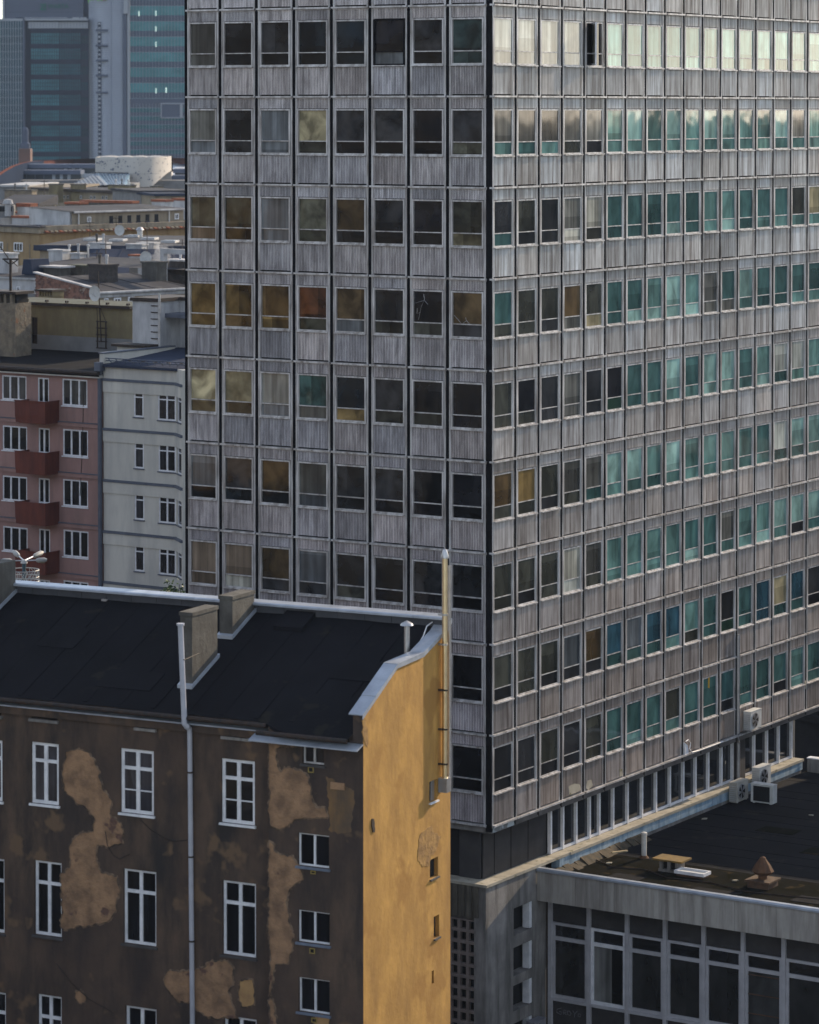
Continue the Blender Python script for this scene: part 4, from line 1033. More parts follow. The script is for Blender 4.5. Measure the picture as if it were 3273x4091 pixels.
# white block with rungs and awning
wb_ = PG.root('white_stair_block', 'whitewashed rooftop block with tarred top, iron rungs and slate canopy above the grey roof', 'building')
WF = Face(PG, 'front', hb2 - 1.6, wb_)
u0, u1 = WF.uz(*c3(952, 200))[0], WF.uz(*c3(1140, 200))[0]; zt = WF.uz(*c3(1040, 8))[1]
MB().box(u0, u1, hb2 - 1.6, hb2 + 2, gz, zt).build('wall', M['wht'], wb_); MB().box(u0 - .1, u1 + .1, hb2 - 1.7, hb2 + 2.1, zt + .003, zt + .22).build('tarred_top', M['iron'], wb_)
MB().box(u1 + .003, u1 + 4, hb2 + .4, hb2 + 2, gz, zt).build('rear_wall', M['wht'], wb_); MB().box(u1 + .101, u1 + 4, hb2 + .3, hb2 + 2.1, zt + .003, zt + .22).build('tarred_top', M['iron'], wb_)
ca = WF.uz(*c3(1200, 130))[1]
MB().box(u1 - .4, u1 + 4, hb2 - 1.0, hb2 + .39, ca, ca + .25).build('canopy', M['slatetrim'], wb_)
MB().tube([(u1 + .12, hb2 - 1.68, gz), (u1 + .12, hb2 - 1.68, zt + .5)], .08, 8).build('pipe', M['galv'], wb_)
for k in range(6):
    z = WF.uz(*c3(1100, 38 + k * 47))[1]
    MB().tube([(u1 - .55, hb2 - 1.66, z), (u1 - .05, hb2 - 1.66, z)], .03, 5).build('rung', M['iron'], wb_)
fp = WF.uz(*(1462 / 2.156, 600 + 1160 / 2.156)); fb = WF.uz(1462 / 2.156, 600 + 1270 / 2.156)
MB().lathe([(.14, zt), (.14, fp[1]), (.22, fp[1] + .02), (.2, fp[1] + .1)], (fp[0] + .3, hb2 + 1, 0), 10).build('flue', M['galv'], wb_, smooth=True)

# lit chimney wall at the very left, with vent slots
ch = Frame((at(62, 1290, 196).x, 196), 34); chm = ch.root('rubble_chimney', 'broad lit chimney of rough stone with slotted vents under its slab', 'chimney')
CF = Face(ch, 'front', 0, chm)
zt = CF.uz(30, 1172)[1]; zs = CF.uz(30, 1192)[1]
MB().box(-6, 0, 0, 1.5, zg, zs - .3).build('shaft', M['rough_stone'] if 'rough_stone' in M else M.setdefault('rough_stone', mat('rough_pale_stone', (.22, .18, .13), .95, (.12, .10, .08), 2.5, bump=.06, bscale=4, spots=((.20, .10, .06), 2, .64))), chm)
b = MB()
for k in range(12): b.box(-6 + k * .5, -5.8 + k * .5, .05, 1.4, zs - .295, zt - .05)
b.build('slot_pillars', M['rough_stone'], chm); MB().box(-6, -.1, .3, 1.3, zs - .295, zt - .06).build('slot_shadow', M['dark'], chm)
MB().box(-6.2, .15, -.15, 1.6, zt - .045, zt + .12).build('slab', M['iron'], chm)
# telegraph style aerial pole
pf = at(43, 1170, 197); pl = bpy.data.objects.new('aerial_pole', None); COL.objects.link(pl); pl.location = (pf.x, pf.y, 0); tag(pl, 'black aerial pole with a braced crossarm standing on the stone chimney', 'aerial')
z0, z1 = pf.z, at(43, 1032, 197).z; mm = 197 / 12673
MB().tube([(0, 0, z0), (0, 0, z1)], .09, 8).build('pole', M['iron'], pl)
MB().box(-32 * mm, 34 * mm, -.06, .06, z1 - .1, z1).build('crossarm', M['iron'], pl)
MB().tube([(-26 * mm, 0, z1 - .1), (0, 0, z1 - 26 * mm)], .04, 5).tube([(28 * mm, 0, z1 - .1), (0, 0, z1 - 26 * mm)], .04, 5).build('brace', M['iron'], pl)
MB().tube([(-44 * mm, -3, z1 + 95 * mm), (-8 * mm, 0, z1), (20 * mm, 1, z1 - 35 * mm)], .03, 5).build('cable', M['iron'], pl)
# slotted yellow chimney pot block on the mossy roof
cf = Frame((at(415 / 2.156 + 15, 1180, 206).x, 206), 34); cr = cf.root('slotted_chimney', 'low yellow chimney with five dark slots under a crooked slab', 'chimney')
F_ = Face(cf, 'front', 0, cr)
zb, zt = F_.uz(190, 1202)[1], F_.uz(190, 1162)[1]; m_ = 206 / 12673
MB().box(-56 * m_ / .8, 0, 0, 1.2, zb - 1, zb + .28).build('shaft', M['yrender'], cr)
b = MB()
for k in range(6): b.box(-56 * m_ / .8 + k * .22, -56 * m_ / .8 + k * .22 + .09, .03, 1.15, zb + .285, zt - .05)
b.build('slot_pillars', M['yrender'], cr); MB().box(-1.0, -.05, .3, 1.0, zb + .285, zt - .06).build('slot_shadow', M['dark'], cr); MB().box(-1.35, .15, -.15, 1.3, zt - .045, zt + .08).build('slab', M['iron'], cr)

# ------------------------------------------------------------------ rooftops further off
M['glslope_w'] = mat('frosted_glass_roof', (.27, .30, .34), .7, (.21, .245, .28), .3, spec=.1)
k2 = lambda x, y: (x / 2.15625, 600 + y / 2.15625)
def corner(px, py, Y, theta): 
    p = at(px, py, Y); return Frame((p.x, p.y), theta)
def small_window(F, r, m=M['white'], dark=M['dark'], bars=1, frame=True):
    u0, u1, z0, z1 = r
    b = MB(); t = min(.12, (u1 - u0) * .18)
    if frame:
        b.box(u0, u0 + t, -.05, .1, z0, z1); b.box(u1 - t, u1, -.05, .1, z0, z1); b.box(u0 + t, u1 - t, -.05, .1, z0, z0 + t); b.box(u0 + t, u1 - t, -.05, .1, z1 - t, z1)
        for k in range(bars): 
            x = u0 + (u1 - u0) * (k + 1) / (bars + 1); b.box(x - t / 3, x + t / 3, -.045, .095, z0 + t, z1 - t)
    else: b.box(u0 - .06, u1 + .06, -.1, .05, z0 - .14, z0 - .01)
    o = F.put('window', b.mesh('window', m)); put('pane', MB().box(u0 + t * frame, u1 - t * frame, -.02, .06, z0 + t * frame, z1 - t * frame).mesh('pane', dark), o)
    return o
def chim(name, label, x0, x1, yt, yb, Y, theta=40, depth=1.2, m=M['wht'], cap=M['wht'], group='chimneys on the far rooftops', pots=0, capover=.08, caph=.14):
    """free-standing chimney: photo pixels of its face on the crop grid"""
    a, c = k2(x0, yb), k2(x1, yb); fr = corner(c[0], c[1], Y, theta); r = fr.root(name, label, 'chimney', group)
    F = Face(fr, 'front', 0, r); w = -F.uz(*a)[0]; zb = F.uz(*c)[1]; zt = F.uz(c[0], k2(x1, yt)[1])[1]
    MB().box(-w, 0, 0, depth, zb - 2, zt - caph).build('shaft', m, r)
    MB().box(-w - capover, capover, -capover, depth + capover, zt - caph + .004, zt).build('cap', cap, r)
    rr2 = random.Random(int(x0 * 7 + yt))
    for k in range(pots):
        x = -w * (k + .7) / (pots + .4)
        MB().lathe([(.10, zt), (.10, zt + rr2.uniform(.35, .6)), (.15, zt + .62), (.12, zt + .75)], (x, depth / 2, 0), 8).build('flue_pot', M['chimney'] if k % 2 else M['wht'], r)
    return r, F, w, zt

# brick fire-wall house
f1 = corner(368, 1160, 238, 46); h1 = f1.root('firewall_house', 'flat-roofed house with a sloping bare brick fire wall, white cap and ochre side', 'building')
L1, S1 = Face(f1, 'front', 0, h1), Face(f1, 'side', 0, h1)
ul = L1.uz(143, 1130)[0]; zhi = L1.uz(143, 1092)[1]; zlo = L1.uz(368, 1152)[1]
me = MB()
rr3 = random.Random(4)
bw, bh = .52, .15; z = zlo - 3.6; row = 0
bricks = 0
mesh_b = MB().box(0, bw - .03, -.05, 0, 0, bh - .025).mesh('brick', M['brick'])
MB().prism([(ul, zlo - 7), (0, zlo - 7), (0, zlo), (ul, zhi)], lambda p, q, t: (p, t, q), .001, .5).build('fire_wall', M['brick'], h1)
stf = MB(); 
while z < zhi - bh:
    u = ul + (row % 2) * bw / 2
    while u < -bw:
        if z + bh < zlo + (zhi - zlo) * min(u, u + bw) / ul * (1 if True else 0) - .02 and z + bh < zlo + (zhi - zlo) * (u + bw) / ul - .02:
            d = rr3.uniform(.015, .07)
            if rr3.random() > .06: stf.box(u, u + bw - .03, -d, 0, z, z + bh - .025)
        u += bw
    z += bh; row += 1
s_ = stf.build('brick_courses', M['brick'], h1); s_['kind'] = 'stuff'
MB().prism([(ul - .2, zhi + .02), (.25, zlo - .05), (.25, zlo + .06), (ul - .2, zhi + .13)], lambda p, q, t: (p, t, q), -.12, .30).build('parapet_cap', M['wht'], h1)
vR = S1.uz(760, 1160)[0]
zsl = lambda x: zlo + (zhi - zlo) * x / ul
MB().box(-.4, -.001, .55, vR, zlo - 7, zlo - .75).build('side_wall', M['beige'], h1)
MB().box(-.3, .12, .5, vR, zlo - .74, zlo - .5).build('eaves_moulding', M['wht'], h1); MB().tube([(.22, .5, zlo - .38), (.22, vR, zlo - .38)], .12, 8).build('gutter', M['wht'], h1)
MB().quad((.1, .5, zlo - .25), (.1, vR, zlo - .25), (ul, vR, zhi - .3), (ul, .5, zhi - .3)).quad((.1, .5, zlo - .25), (.1, vR, zlo - .25), (.1, vR, zlo - .49), (.1, .5, zlo - .49)).build('roof', M['roofg'], h1)
MB().box(ul - 6, ul, .5, vR, 10, zhi - 1.6).build('rear_wing', M['grender'], h1)
for k, q in enumerate(((895, 1275, 932, 1306), (980, 1270, 1042, 1312), (1102, 1262, 1160, 1312), (1232, 1256, 1290, 1285))):
    small_window(S1, rect(S1, k2, *q), M['white'], M['dark'], 1)
for k in range(7):
    y = 3 + k * 3.1
    MB().prism([(.05, zsl(0) - .235), (ul + .1, zsl(ul) - .285), (ul + .1, zsl(ul) - .26), (.05, zsl(0) - .21)], lambda p, q, t: (p, t, q), y, y + .1).build('roof_seam', M['roofg'], h1)
sooty = M['chimney']
M['soot'] = mat('soot_black_brick', (.035, .032, .033), .95, (.07, .06, .055), 3, bump=.04)
chim('chimney', 'soot-black chimney with small cowls beside the cables on the brick-walled roof', 765, 912, 985, 1092, 243, 40, 1.3, M['soot'], M['soot'], pots=2)
chim('chimney', 'grey brick chimney in the drifting smoke', 1222, 1345, 962, 1062, 246, 40, 1.2, M['brick'] if False else sooty, sooty)
chim('chimney', 'big dark chimney with the white pipe elbow above it', 1412, 1590, 945, 1062, 250, 38, 1.5, M['soot'], M['wht'], pots=1)
chim('chimney', 'squat grey chimney with a pale lid behind the brick wall cap', 375, 520, 1000, 1070, 247, 42, 1.1, sooty, M['wht'], capover=.25)
chim('chimney', 'second squat chimney with mossy lid, right of a white strip', 610, 738, 990, 1070, 248, 42, 1.1, sooty, M['mossroof'], capover=.2)
p = at(*k2(1400, 1000), 248)
b = MB().box(-.05, .35, -.2, .2, -1.2, 1.4).box(.351, 3.4, -.2, .2, 1.0, 1.4)
e = b.build('white_duct', M['wht'], None, loc=(p.x, p.y, p.z), rotz=R(-40)); tag(e, 'white square duct with an elbow running over the sooty chimney', 'duct')
# left grey house: shed roof, small window
f2 = corner(142, 1140, 246, 38); h2 = f2.root('grey_rear_house', 'small pale grey house wall with one window under a grey shed roof', 'building')
F2 = Face(f2, 'front', 0, h2); zt = F2.uz(142, 1118)[1]
rw = rect(F2, k2, 145, 1175, 175, 1235)
F2.put('wall', wall_mesh(-8, .3, zt - 8, zt, [rw], .12, M['wht'], .4)); small_window(F2, rw)
MB().box(-8, .35, -.25, .1, zt + .01, zt + .16).build('eaves_moulding', M['wht'], h2)
zr2 = f2.hit(*k2(200, 890), 'y', 16).z
MB().quad((-9, -.3, zt + .18), (.36, -.3, zt + .18), (.36, 16, zr2), (-9, 16, zr2)).quad((.36, 9, zt + .18 + (zr2 - zt - .18) * 9.3 / 16.3), (9, 9, zt + .18 + (zr2 - zt - .18) * 9.3 / 16.3), (9, 16, zr2), (.36, 16, zr2)).build('roof', M['roofg'], h2)
MB().prism([(-2.2, zt + .3), (-1.0, zt + .3), (-1.2, zt + 1.5), (-2.0, zt + 1.5)], lambda p, q, t: (p * 1.0 - .3, t, q), 1.0, 3.0).build('dormer', M['roofb'], h2)
chim('chimney', 'tall white chimney slab, left one behind the brick wall', 420, 538, 858, 962, 262, 30, 1.0)
chim('chimney', 'white chimney with a small twin cowl next to two silver pipes', 610, 688, 885, 972, 262, 30, .9, pots=1)
chim('chimney', 'very tall white chimney at the picture edge behind the aerial pole', -40, 78, 885, 1085, 250, 34, 1.1)
for x in (598, 760):
    q = at(*k2(x, 945), 263); e = bpy.data.objects.new('flue_pipe', None); COL.objects.link(e); e.location = q; tag(e, 'slim silver flue pipe %s' % ('between the two white chimneys' if x == 598 else 'in front of the dark blue roof slope'), 'pipe')
    MB().lathe([(.085, -.3), (.085, 1.1), (.13, 1.12), (.13, 1.25), (.06, 1.3)], n=10).build('pipe', M['galv'], e)
# blue-black roof slope
f3 = corner(745, 1066, 268, 5); h3 = f3.root('blue_roofed_house', 'house with a broad steep blue-black roof slope and white chimneys along its ridge', 'building')
F3 = Face(f3, 'front', 0, h3); ua = F3.uz(*k2(640, 1010))[0]; z0 = F3.uz(*k2(1100, 1080))[1]; z1 = f3.hit(*k2(1100, 850), 'y', 7).z
MB().quad((ua, 0, z0), (4, 0, z0), (4, 7, z1), (ua, 7, z1)).quad((ua, 7, z1), (4, 7, z1), (4, 9, z1 - .3), (ua, 9, z1 - .3)).build('roof', M['roofb'], h3)
MB().box(ua, 4, .3, 9, 8, z0 - .1).build('wall', M['beige'], h3)
for k in range(8): MB().prism([(.1, z0 + .03), (7, z1 + .02), (7, z1 + .06), (.1, z0 + .07)], lambda p, q, t: (t, p, q), ua + 1 + k * 1.9, ua + 1.08 + k * 1.9).build('roof_seam', M['roofb'], h3)
chim('chimney', 'white chimney with a rounded flue, leftmost over the blue roof', 772, 905, 795, 868, 276, 25, 1.0, pots=2)
chim('chimney', 'white chimney box in the middle above the blue roof', 1088, 1222, 808, 882, 276, 25, 1.0)
chim('chimney', 'white chimney just right of and behind the middle box', 1180, 1325, 795, 852, 281, 25, 1.0)
chim('chimney', 'narrow red-capped chimney standing in front of the blue roof', 1115, 1188, 900, 1020, 262, 40, .9, M['wht'], M['redcap'])
for x, y, r_ in ((1256, 925, .48), (1030, 690, .50)):
    q = at(*k2(x, y), 255 if y > 800 else 318); e = bpy.data.objects.new('satellite_dish', None); COL.objects.link(e); e.location = q
    tag(e, 'white satellite dish on a mast near the smoke' if y > 800 else 'grey satellite dish with a dark feed below the ochre cornice', 'dish')
    dish(e, (0, 0, 0), r_); MB().tube([(.1, .2, -2.5), (.1, .2, 3.0 if y > 800 else .3)], .03, 5).build('mast', M['iron'], e)
for x, y0, y1, Y, wh in ((912, 1000, 780, 262, 'tall thin aerial right behind the soot-black chimney'), (836, 990, 860, 262, 'short thin aerial on the soot-black chimney'), (1572, 960, 770, 270, 'thin aerial beside the tower edge near the smoke'), (1002, 770, 560, 320, 'thin aerial beside the grey satellite dish'), (775, 790, 600, 330, 'thin aerial in front of the ochre cornice, left of the grey dish'), (382, 440, 255, 430, 'dark aerial before the left end of the paired-window house')):
    a, c = at(*k2(x, y0), Y), at(*k2(x, y1), Y)
    e = MB().tube([a, c], .035 if Y < 400 else .06, 5).tube([(c.x - .5, c.y, c.z - .3), (c.x + .5, c.y, c.z - .3)], .025, 4).tube([(c.x - .35, c.y, c.z - .7), (c.x + .35, c.y, c.z - .7)], .025, 4).build('rooftop_aerial', M['iron'])
    tag(e, wh, 'aerial', 'aerials on the far rooftops')
# grey flat roof with skylights
f4 = corner(160, 972, 296, 8); h4 = f4.root('flat_grey_house', 'long flat grey roof with bright skylights and dark fascia', 'building')
F4 = Face(f4, 'front', 0, h4); u1 = F4.uz(760, 985)[0]; zt = F4.uz(450, 982)[1]
MB().box(0, u1, 0, 24, 8, zt - .5).build('wall', M['beige'], h4); MB().box(-.4, u1, -.4, 24.4, zt - .49, zt).build('roof', M['roofg'], h4); MB().box(-.5, u1, -.5, -.41, zt - .45, zt + .05).build('fascia', M['roofb'], h4)
for x, y in ((1020, 785), (1290, 772), (1465, 797), (800, 778), (1150, 750)):
    h = f4.hit(*k2(x, y), 'z', zt)
    o = MB().box(h.x - .7, h.x + .7, h.y - 1.0, h.y + 1.0, zt + .02, zt + .22).build('skylight', M['galv'], h4); put('pane', MB().box(h.x - .6, h.x + .6, h.y - .9, h.y + .9, zt + .221, zt + .24).mesh('pane', M['glslope_w']), o)
h = f4.hit(*k2(1206, 750), 'z', zt); MB().lathe([(.28, zt), (.28, zt + .7), (.4, zt + .72), (.2, zt + 1.0)], (h.x, h.y, 0), 10).build('roof_vent', M['galv'], h4)
# ochre palace with corner cornice and set-back attic
f5 = corner(*k2(345, 690), 330, 45); h5 = f5.root('ochre_corner_house', 'large ochre corner house with heavy cornice, tiled strip and a beige attic storey', 'building')
L5, S5 = Face(f5, 'front', 0, h5), Face(f5, 'side', 0, h5)
zc = L5.uz(*k2(345, 665))[1]; zw = L5.uz(*k2(345, 715))[1]
ul = L5.uz(-15, 930)[0]; vr = S5.uz(770, 900)[0]
lw = [rect(L5, k2, 122, 795, 198, 872), rect(L5, k2, -30, 788, 28, 872)]
L5.put('wall', wall_mesh(ul, 0, 5, zw, lw, .2, M['ochref'], .4)); S5.put('side_wall', wall_mesh(.4, vr, 5, zw - .003, [], .2, M['ochref'], .4))
for r in lw: small_window(L5, r, M['white'], M['dark'], 2)
for k in range(7): MB().box(ul + k * 1.9, ul + k * 1.9 + .1, -.06, 0, zw - 6, zw - 1.2).build('pilaster_line', M['beige'], h5)
MB().box(ul, .6, -.5, .1, zw + .003, zw + .75).build('cornice', M['beige'], h5); MB().box(-.1, .5, .101, vr, zw + .003, zw + .74).build('cornice', M['beige'], h5)
MB().box(ul, .85, -.8, .1, zw + .755, zc).build('cornice', M['roofg'], h5)
n = 34
for k in range(n):
    y = .2 + (vr - .2) * k / n
    MB().prism([(.9, zc - .55), (-.9, zc + .05), (-.9, zc + .12), (.9, zc - .45)], lambda p, q, t: (p, t, q), y, y + (vr / n) * .62).build('tile_sheet', M['rough_stone'] if k % 3 else M['redcap'], h5)
MB().quad((.88, .1, zc - .58), (.88, vr, zc - .58), (-.9, vr, zc + .0), (-.9, .1, zc + .0)).build('tile_bed', M['redcap'], h5)
MB().box(ul, -.9, .2, 14, zc - .4, zc - .05).build('terrace', M['roofb'], h5)
sx = -1.5
A5 = Face(f5, 'side', sx, h5); va = A5.uz(*k2(622, 600))[0]; zat = A5.uz(*k2(622, 532))[1]
aw = [rect(A5, k2, 942 + k * 78, 567 - k * 3.2, 975 + k * 78, 626 - k * 3.5) for k in range(6)]; aw2 = [rect(A5, k2, 752, 573, 784, 620), rect(A5, k2, 1505, 545, 1540, 595)]
A5.put('attic_wall', wall_mesh(va, vr, zc - .2, zat, aw + aw2, .25, M['beige'], .4))
for r in aw: small_window(A5, r, M['roofb'], M['dark'], 0, False)
for r in aw2: small_window(A5, r)
A5b = Face(f5, 'front', va, h5); ub5 = A5b.uz(*k2(252, 560))[0]; zatl = A5b.uz(*k2(260, 492))[1]
MB().prism([(ub5, zc - .2), (sx - .003, zc - .2), (sx - .003, zat), (ub5, zatl)], lambda p, q, t: (p, t, q), va, va + .4).build('white_side_wall', M['wht'], h5)
MB().quad((sx + .3, va - .2, zat + .05), (sx + .3, vr, zat + .05), (ub5, vr, zatl + .05), (ub5, va - .2, zatl + .05)).quad((sx + .3, va - .2, zat + .05), (sx + .3, vr, zat + .05), (sx + .3, vr, zat - .15), (sx + .3, va - .2, zat - .15)).build('attic_roof', M['roofg'], h5)
MB().tube([(sx + .35, va, zat - .05), (sx + .35, vr, zat - .05)], .12, 6).build('gutter', M['wht'], h5)
for x in (672, 1452):
    r = A5.uz(*k2(x, 560)); MB().tube([(sx + .12, r[0], zat), (sx + .12, r[0], zc)], .09, 6).build('downpipe', M['galv'], h5)
chim('chimney', 'large white chimney block with red tile coping behind the terrace', 150, 262, 458, 562, 350, 30, 1.2, M['wht'], M['redcap'], caph=.4)
chim('chimney', 'long low white chimney with red coping on the dark terrace', 105, 280, 568, 632, 345, 38, 1.2, M['wht'], M['redcap'], caph=.25)
chim('chimney', 'short white red-capped chimney at the right of the terrace', 445, 552, 575, 642, 338, 38, 1.2, M['wht'], M['redcap'], caph=.25)
chim('chimney', 'long red-coped white parapet chimney at the far left', -30, 140, 528, 600, 352, 38, 1.2, M['wht'], M['redcap'], caph=.25)
chim('chimney', 'grey chimney with red coping and dark side on the attic roof', 562, 690, 448, 502, 352, 38, 1.2, sooty, M['redcap'], caph=.25)
chim('chimney', 'very long chimney with red coping along the attic roof', 690, 1140, 438, 490, 362, 32, 1.2, sooty, M['redcap'], caph=.28)
chim('chimney', 'red-capped chimney at the right end of the attic roof', 1308, 1428, 425, 475, 362, 38, 1.2, M['wht'], M['redcap'], caph=.28)
chim('chimney', 'pale red-coped chimney touching the tower edge', 1485, 1600, 415, 450, 372, 38, 1.2, M['wht'], M['redcap'], caph=.28)
for k, (x, y) in enumerate(((70, 490), (20, 505))):
    q = at(*k2(x, y), 350); e = bpy.data.objects.new('roof_vent', None); COL.objects.link(e); e.location = q; tag(e, 'white mushroom vent among white chimneys at the left edge' if k == 0 else 'grey rooftop cabinet with louvres at the left edge', 'roof vent')
    if k == 0: MB().lathe([(.35, -1), (.35, .3), (.6, .35), (.45, .8), (.1, .9)], n=12).build('cowl', M['wht'], e)
    else: MB().box(-2, 1.2, 0, 2, -1, .4).build('cabinet', M['grender'], e); MB().box(-1.9, 1.1, -.06, 0, -.3, .25).build('louvre', M['dark'], e)
# beige house with paired windows
f6 = corner(*k2(1215, 380), 420, 52); h6 = f6.root('paired_window_house', 'beige house with pairs of small white windows under a dark roof edge', 'building')
F6 = Face(f6, 'front', 0, h6); ul = F6.uz(*k2(318, 400))[0]; zt = F6.uz(*k2(1215, 378))[1]
hs = []
for x in (448, 548, 660, 778, 880, 988, 1095): hs += [rect(F6, k2, x + d, 385 + (x - 448) * .02, x + d + 17, 415 + (x - 448) * .02) for d in (0, 30)]
F6.put('wall', wall_mesh(ul, 0, 5, zt, hs, .2, M['beige'], .4))
for r in hs: small_window(F6, r, M['wht'], M['dark'], 0)
MB().box(-.4, 0, .41, 18, 5, zt - .003).build('side_wall', M['beige'], h6)
zb6 = f6.hit(*k2(760, 312), 'y', 14).z
MB().quad((ul - .5, -.6, zt + .35), (.6, -.6, zt + .35), (.6, 16, zb6), (ul - .5, 16, zb6)).build('roof', M['roofg'], h6); MB().box(ul - .5, .6, -.65, .0, zt + .003, zt + .34).build('eaves', M['iron'], h6)
MB().box(.0, .9, .01, 18, zt + .003, zt + .3).build('eaves', M['wht'], h6); MB().tube([(.5, -.7, zt + .2), (.5, -.7, zt - 5)], .25, 8).build('downpipe', M['wht'], h6)
chim('chimney', 'squat beige chimney, left one on the beige house roof', 422, 490, 290, 326, 432, 42, 1.2, M['yrender'], sooty)
chim('chimney', 'squat beige chimney, middle one on the beige house roof', 610, 686, 292, 332, 432, 42, 1.2, M['yrender'], sooty)
chim('chimney', 'wide beige chimney carrying three tall flues', 930, 1116, 300, 342, 430, 42, 1.2, M['yrender'], sooty, pots=3)
chim('chimney', 'stubby beige chimney at the right corner of the beige house', 1298, 1355, 308, 335, 440, 42, 1.2, M['yrender'], sooty)
chim('chimney', 'long lit stone chimney with thin flues above the left roof', 40, 276, 342, 425, 395, 20, 1.4, M['rough_stone'], sooty, pots=2)
# low roofs left and right of it
M['whroof_dull'] = mat('dull_pale_roof', (.36, .36, .37), .8, (.27, .27, .28), .2)
def shed(name, label, x0, x1, yt, yb, Y, theta, depth, wm, rm, rise=0):
    a, c = k2(x0, yt), k2(x1, yt); fr = corner(c[0], c[1], Y, theta); r = fr.root(name, label, 'building'); F = Face(fr, 'front', 0, r)
    w = -F.uz(*a)[0]; zt = F.uz(*c)[1]; zb = F.uz(c[0], k2(0, yb)[1])[1]
    MB().box(-w, 0, 0, depth, 4, zt - .3).build('wall', wm, r)
    MB().prism([(-.4, zt - .29), (depth, zt - .29), (depth, zt + rise), (-.4, zt)], lambda p, q, t: (t, p, q), -w - .3, .3).build('roof', rm, r)
    return r, F, w, zt
shed('low_felt_roof_house', 'low house with a dark pitched felt roof in front of the stone chimney', -20, 322, 462, 520, 380, 12, 7, M['beige'], M['roofg'], .9)
shed('pale_roof_hall', 'long pale flat hall roof below the curved mall roof', -20, 240, 300, 330, 470, 6, 20, M['grender'], M['whroof_dull'])
shed('grey_roof_hall', 'grey roofed hall with stone parapet left of the glass roof', 225, 620, 318, 350, 455, 4, 22, M['grender'], M['rough_stone'])
shed('right_grey_block', 'grey roof block with pale edges beside the tower edge', 1215, 1600, 345, 430, 400, -20, 14, M['grender'], M['roofg'])
shed('right_low_block', 'darker low roof block between the chimneys and the tower edge', 1340, 1600, 372, 440, 392, -18, 9, M['beige'], M['roofb'])

# ------------------------------------------------------------------ shopping hall with curved roof and perforated drum
MALL_Y = 560
mp = at(*k2(820, 300), MALL_Y)
FM = Frame((mp.x, mp.y), 0)
mall = FM.root('shopping_hall', 'wide hall with a curved brown roof rim, stepped glass strips and a glazed slope', 'building')
M['tw_dark'] = mat('dark_cladding_and_rim_shade', (.030, .040, .065), 1.0, (.025, .033, .055), .08, spec=0)
M['rim'] = mat('brown_roof_rim', (.13, .055, .042), 1, (.09, .042, .036), .2, spec=0)
M['rimu'] = mat('blue_grey_roof_band', (.11, .13, .185), .9, (.08, .10, .145), .2, spec=.05)
M['whroof'] = mat('white_roof_sheet', (.46, .50, .56), .6, (.38, .42, .47), .15)
M['hglass'] = mat('dark_hall_glass', (.035, .055, .075), .15, (.02, .03, .045), .25, spec=.8)
M['drum'] = mat('pale_drum_cladding', (.45, .425, .40), .85, (.40, .38, .36), .12)
M['glslope'] = mat('pale_blue_glass_roof', (.20, .33, .43), .2, (.14, .25, .34), .3, spec=.8)
def ml(x, y, Y): p = at(*k2(x, y), Y); return (p.x - mp.x, p.y - mp.y, p.z)
arc = [(-60, 255, 500), (0, 222, 520), (60, 182, 540), (130, 142, 562), (200, 118, 584), (270, 103, 605), (380, 93, 628), (500, 86, 645), (650, 80, 655), (820, 76, 660), (1000, 73, 660), (1200, 71, 655), (1400, 71, 645), (1640, 73, 630)]
b, b2, b3 = MB(), MB(), MB()
P_ = [ml(*a) for a in arc]
for p, q in zip(P_, P_[1:]):
    f = lambda v, dz, dy: (v[0], v[1] - dy, v[2] + dz)
    b.quad(f(p, .12, 0), f(q, .12, 0), f(q, -1.1, .6), f(p, -1.1, .6)); b.quad(f(p, .12, 0), f(q, .12, 0), f(q, .2, 6), f(p, .2, 6))
    b2.quad(f(p, -1.11, .6), f(q, -1.11, .6), f(q, -2.6, 6), f(p, -2.6, 6))
    b3.quad(f(p, .1, -.2), f(q, .1, -.2), (q[0], q[1] + .2, 5), (p[0], p[1] + .2, 5))
b.build('roof_rim', M['rim'], mall); b2.build('rim_band', M['rimu'], mall); b3.build('rear_wall', M['tw_dark'], mall)  # rear wall coloured dark, painting in the shade below the rim
def slab(name, m, pts, Ys): 
    q = [ml(x, y, Y) for (x, y), Y in zip(pts, Ys)]
    return MB().quad(*q).quad(*[(x, y, z - .5) for x, y, z in q][::-1]).build(name, m, mall)
slab('white_roof', M['whroof'], [(450, 165), (490, 122), (1620, 110), (1620, 240)], (600, 640, 640, 600))
slab('white_roof', M['whroof'], [(165, 207), (250, 160), (254, 188), (172, 210)], (585, 598, 600, 590))
def strip(x0, x1, yt, yb, Y, posts):
    a, c = ml(x0, yt, Y), ml(x1, yt, Y); zb = ml(x0, yb, Y)[2]; zt = a[2]
    MB().box(a[0], c[0], a[1], a[1] + 6, zb - .5, zt).build('glass_strip', M['hglass'], mall)
    MB().box(a[0] - .3, c[0], a[1] - 1.0, a[1] + 6.2, zt + .003, zt + .75).build('strip_roof', M['rimu'], mall)
    MB().box(a[0] - .3, c[0], a[1] - .6, a[1] - .01, zb - .9, zb - .1).build('strip_sill', M['whroof'], mall)
    for x in posts:
        u = ml(x, yt, Y)[0]; MB().box(u - .28, u + .28, a[1] - .3, a[1] - .01, zb - .09, zt).build('strip_post', M['whroof'], mall)
    n = int((c[0] - a[0]) / 1.6)
    for k in range(n): MB().box(a[0] + k * 1.6, a[0] + k * 1.6 + .12, a[1] - .1, a[1] - .005, zb - .09, zt).build('glazing_bar', M['rimu'], mall)
strip(258, 840, 155, 196, 596, (568, 632, 698))
strip(152, 700, 208, 250, 586, (465, 530, 596))
strip(1505, 1640, 196, 236, 592, ())
strip(1400, 1640, 252, 296, 584, (1536,))
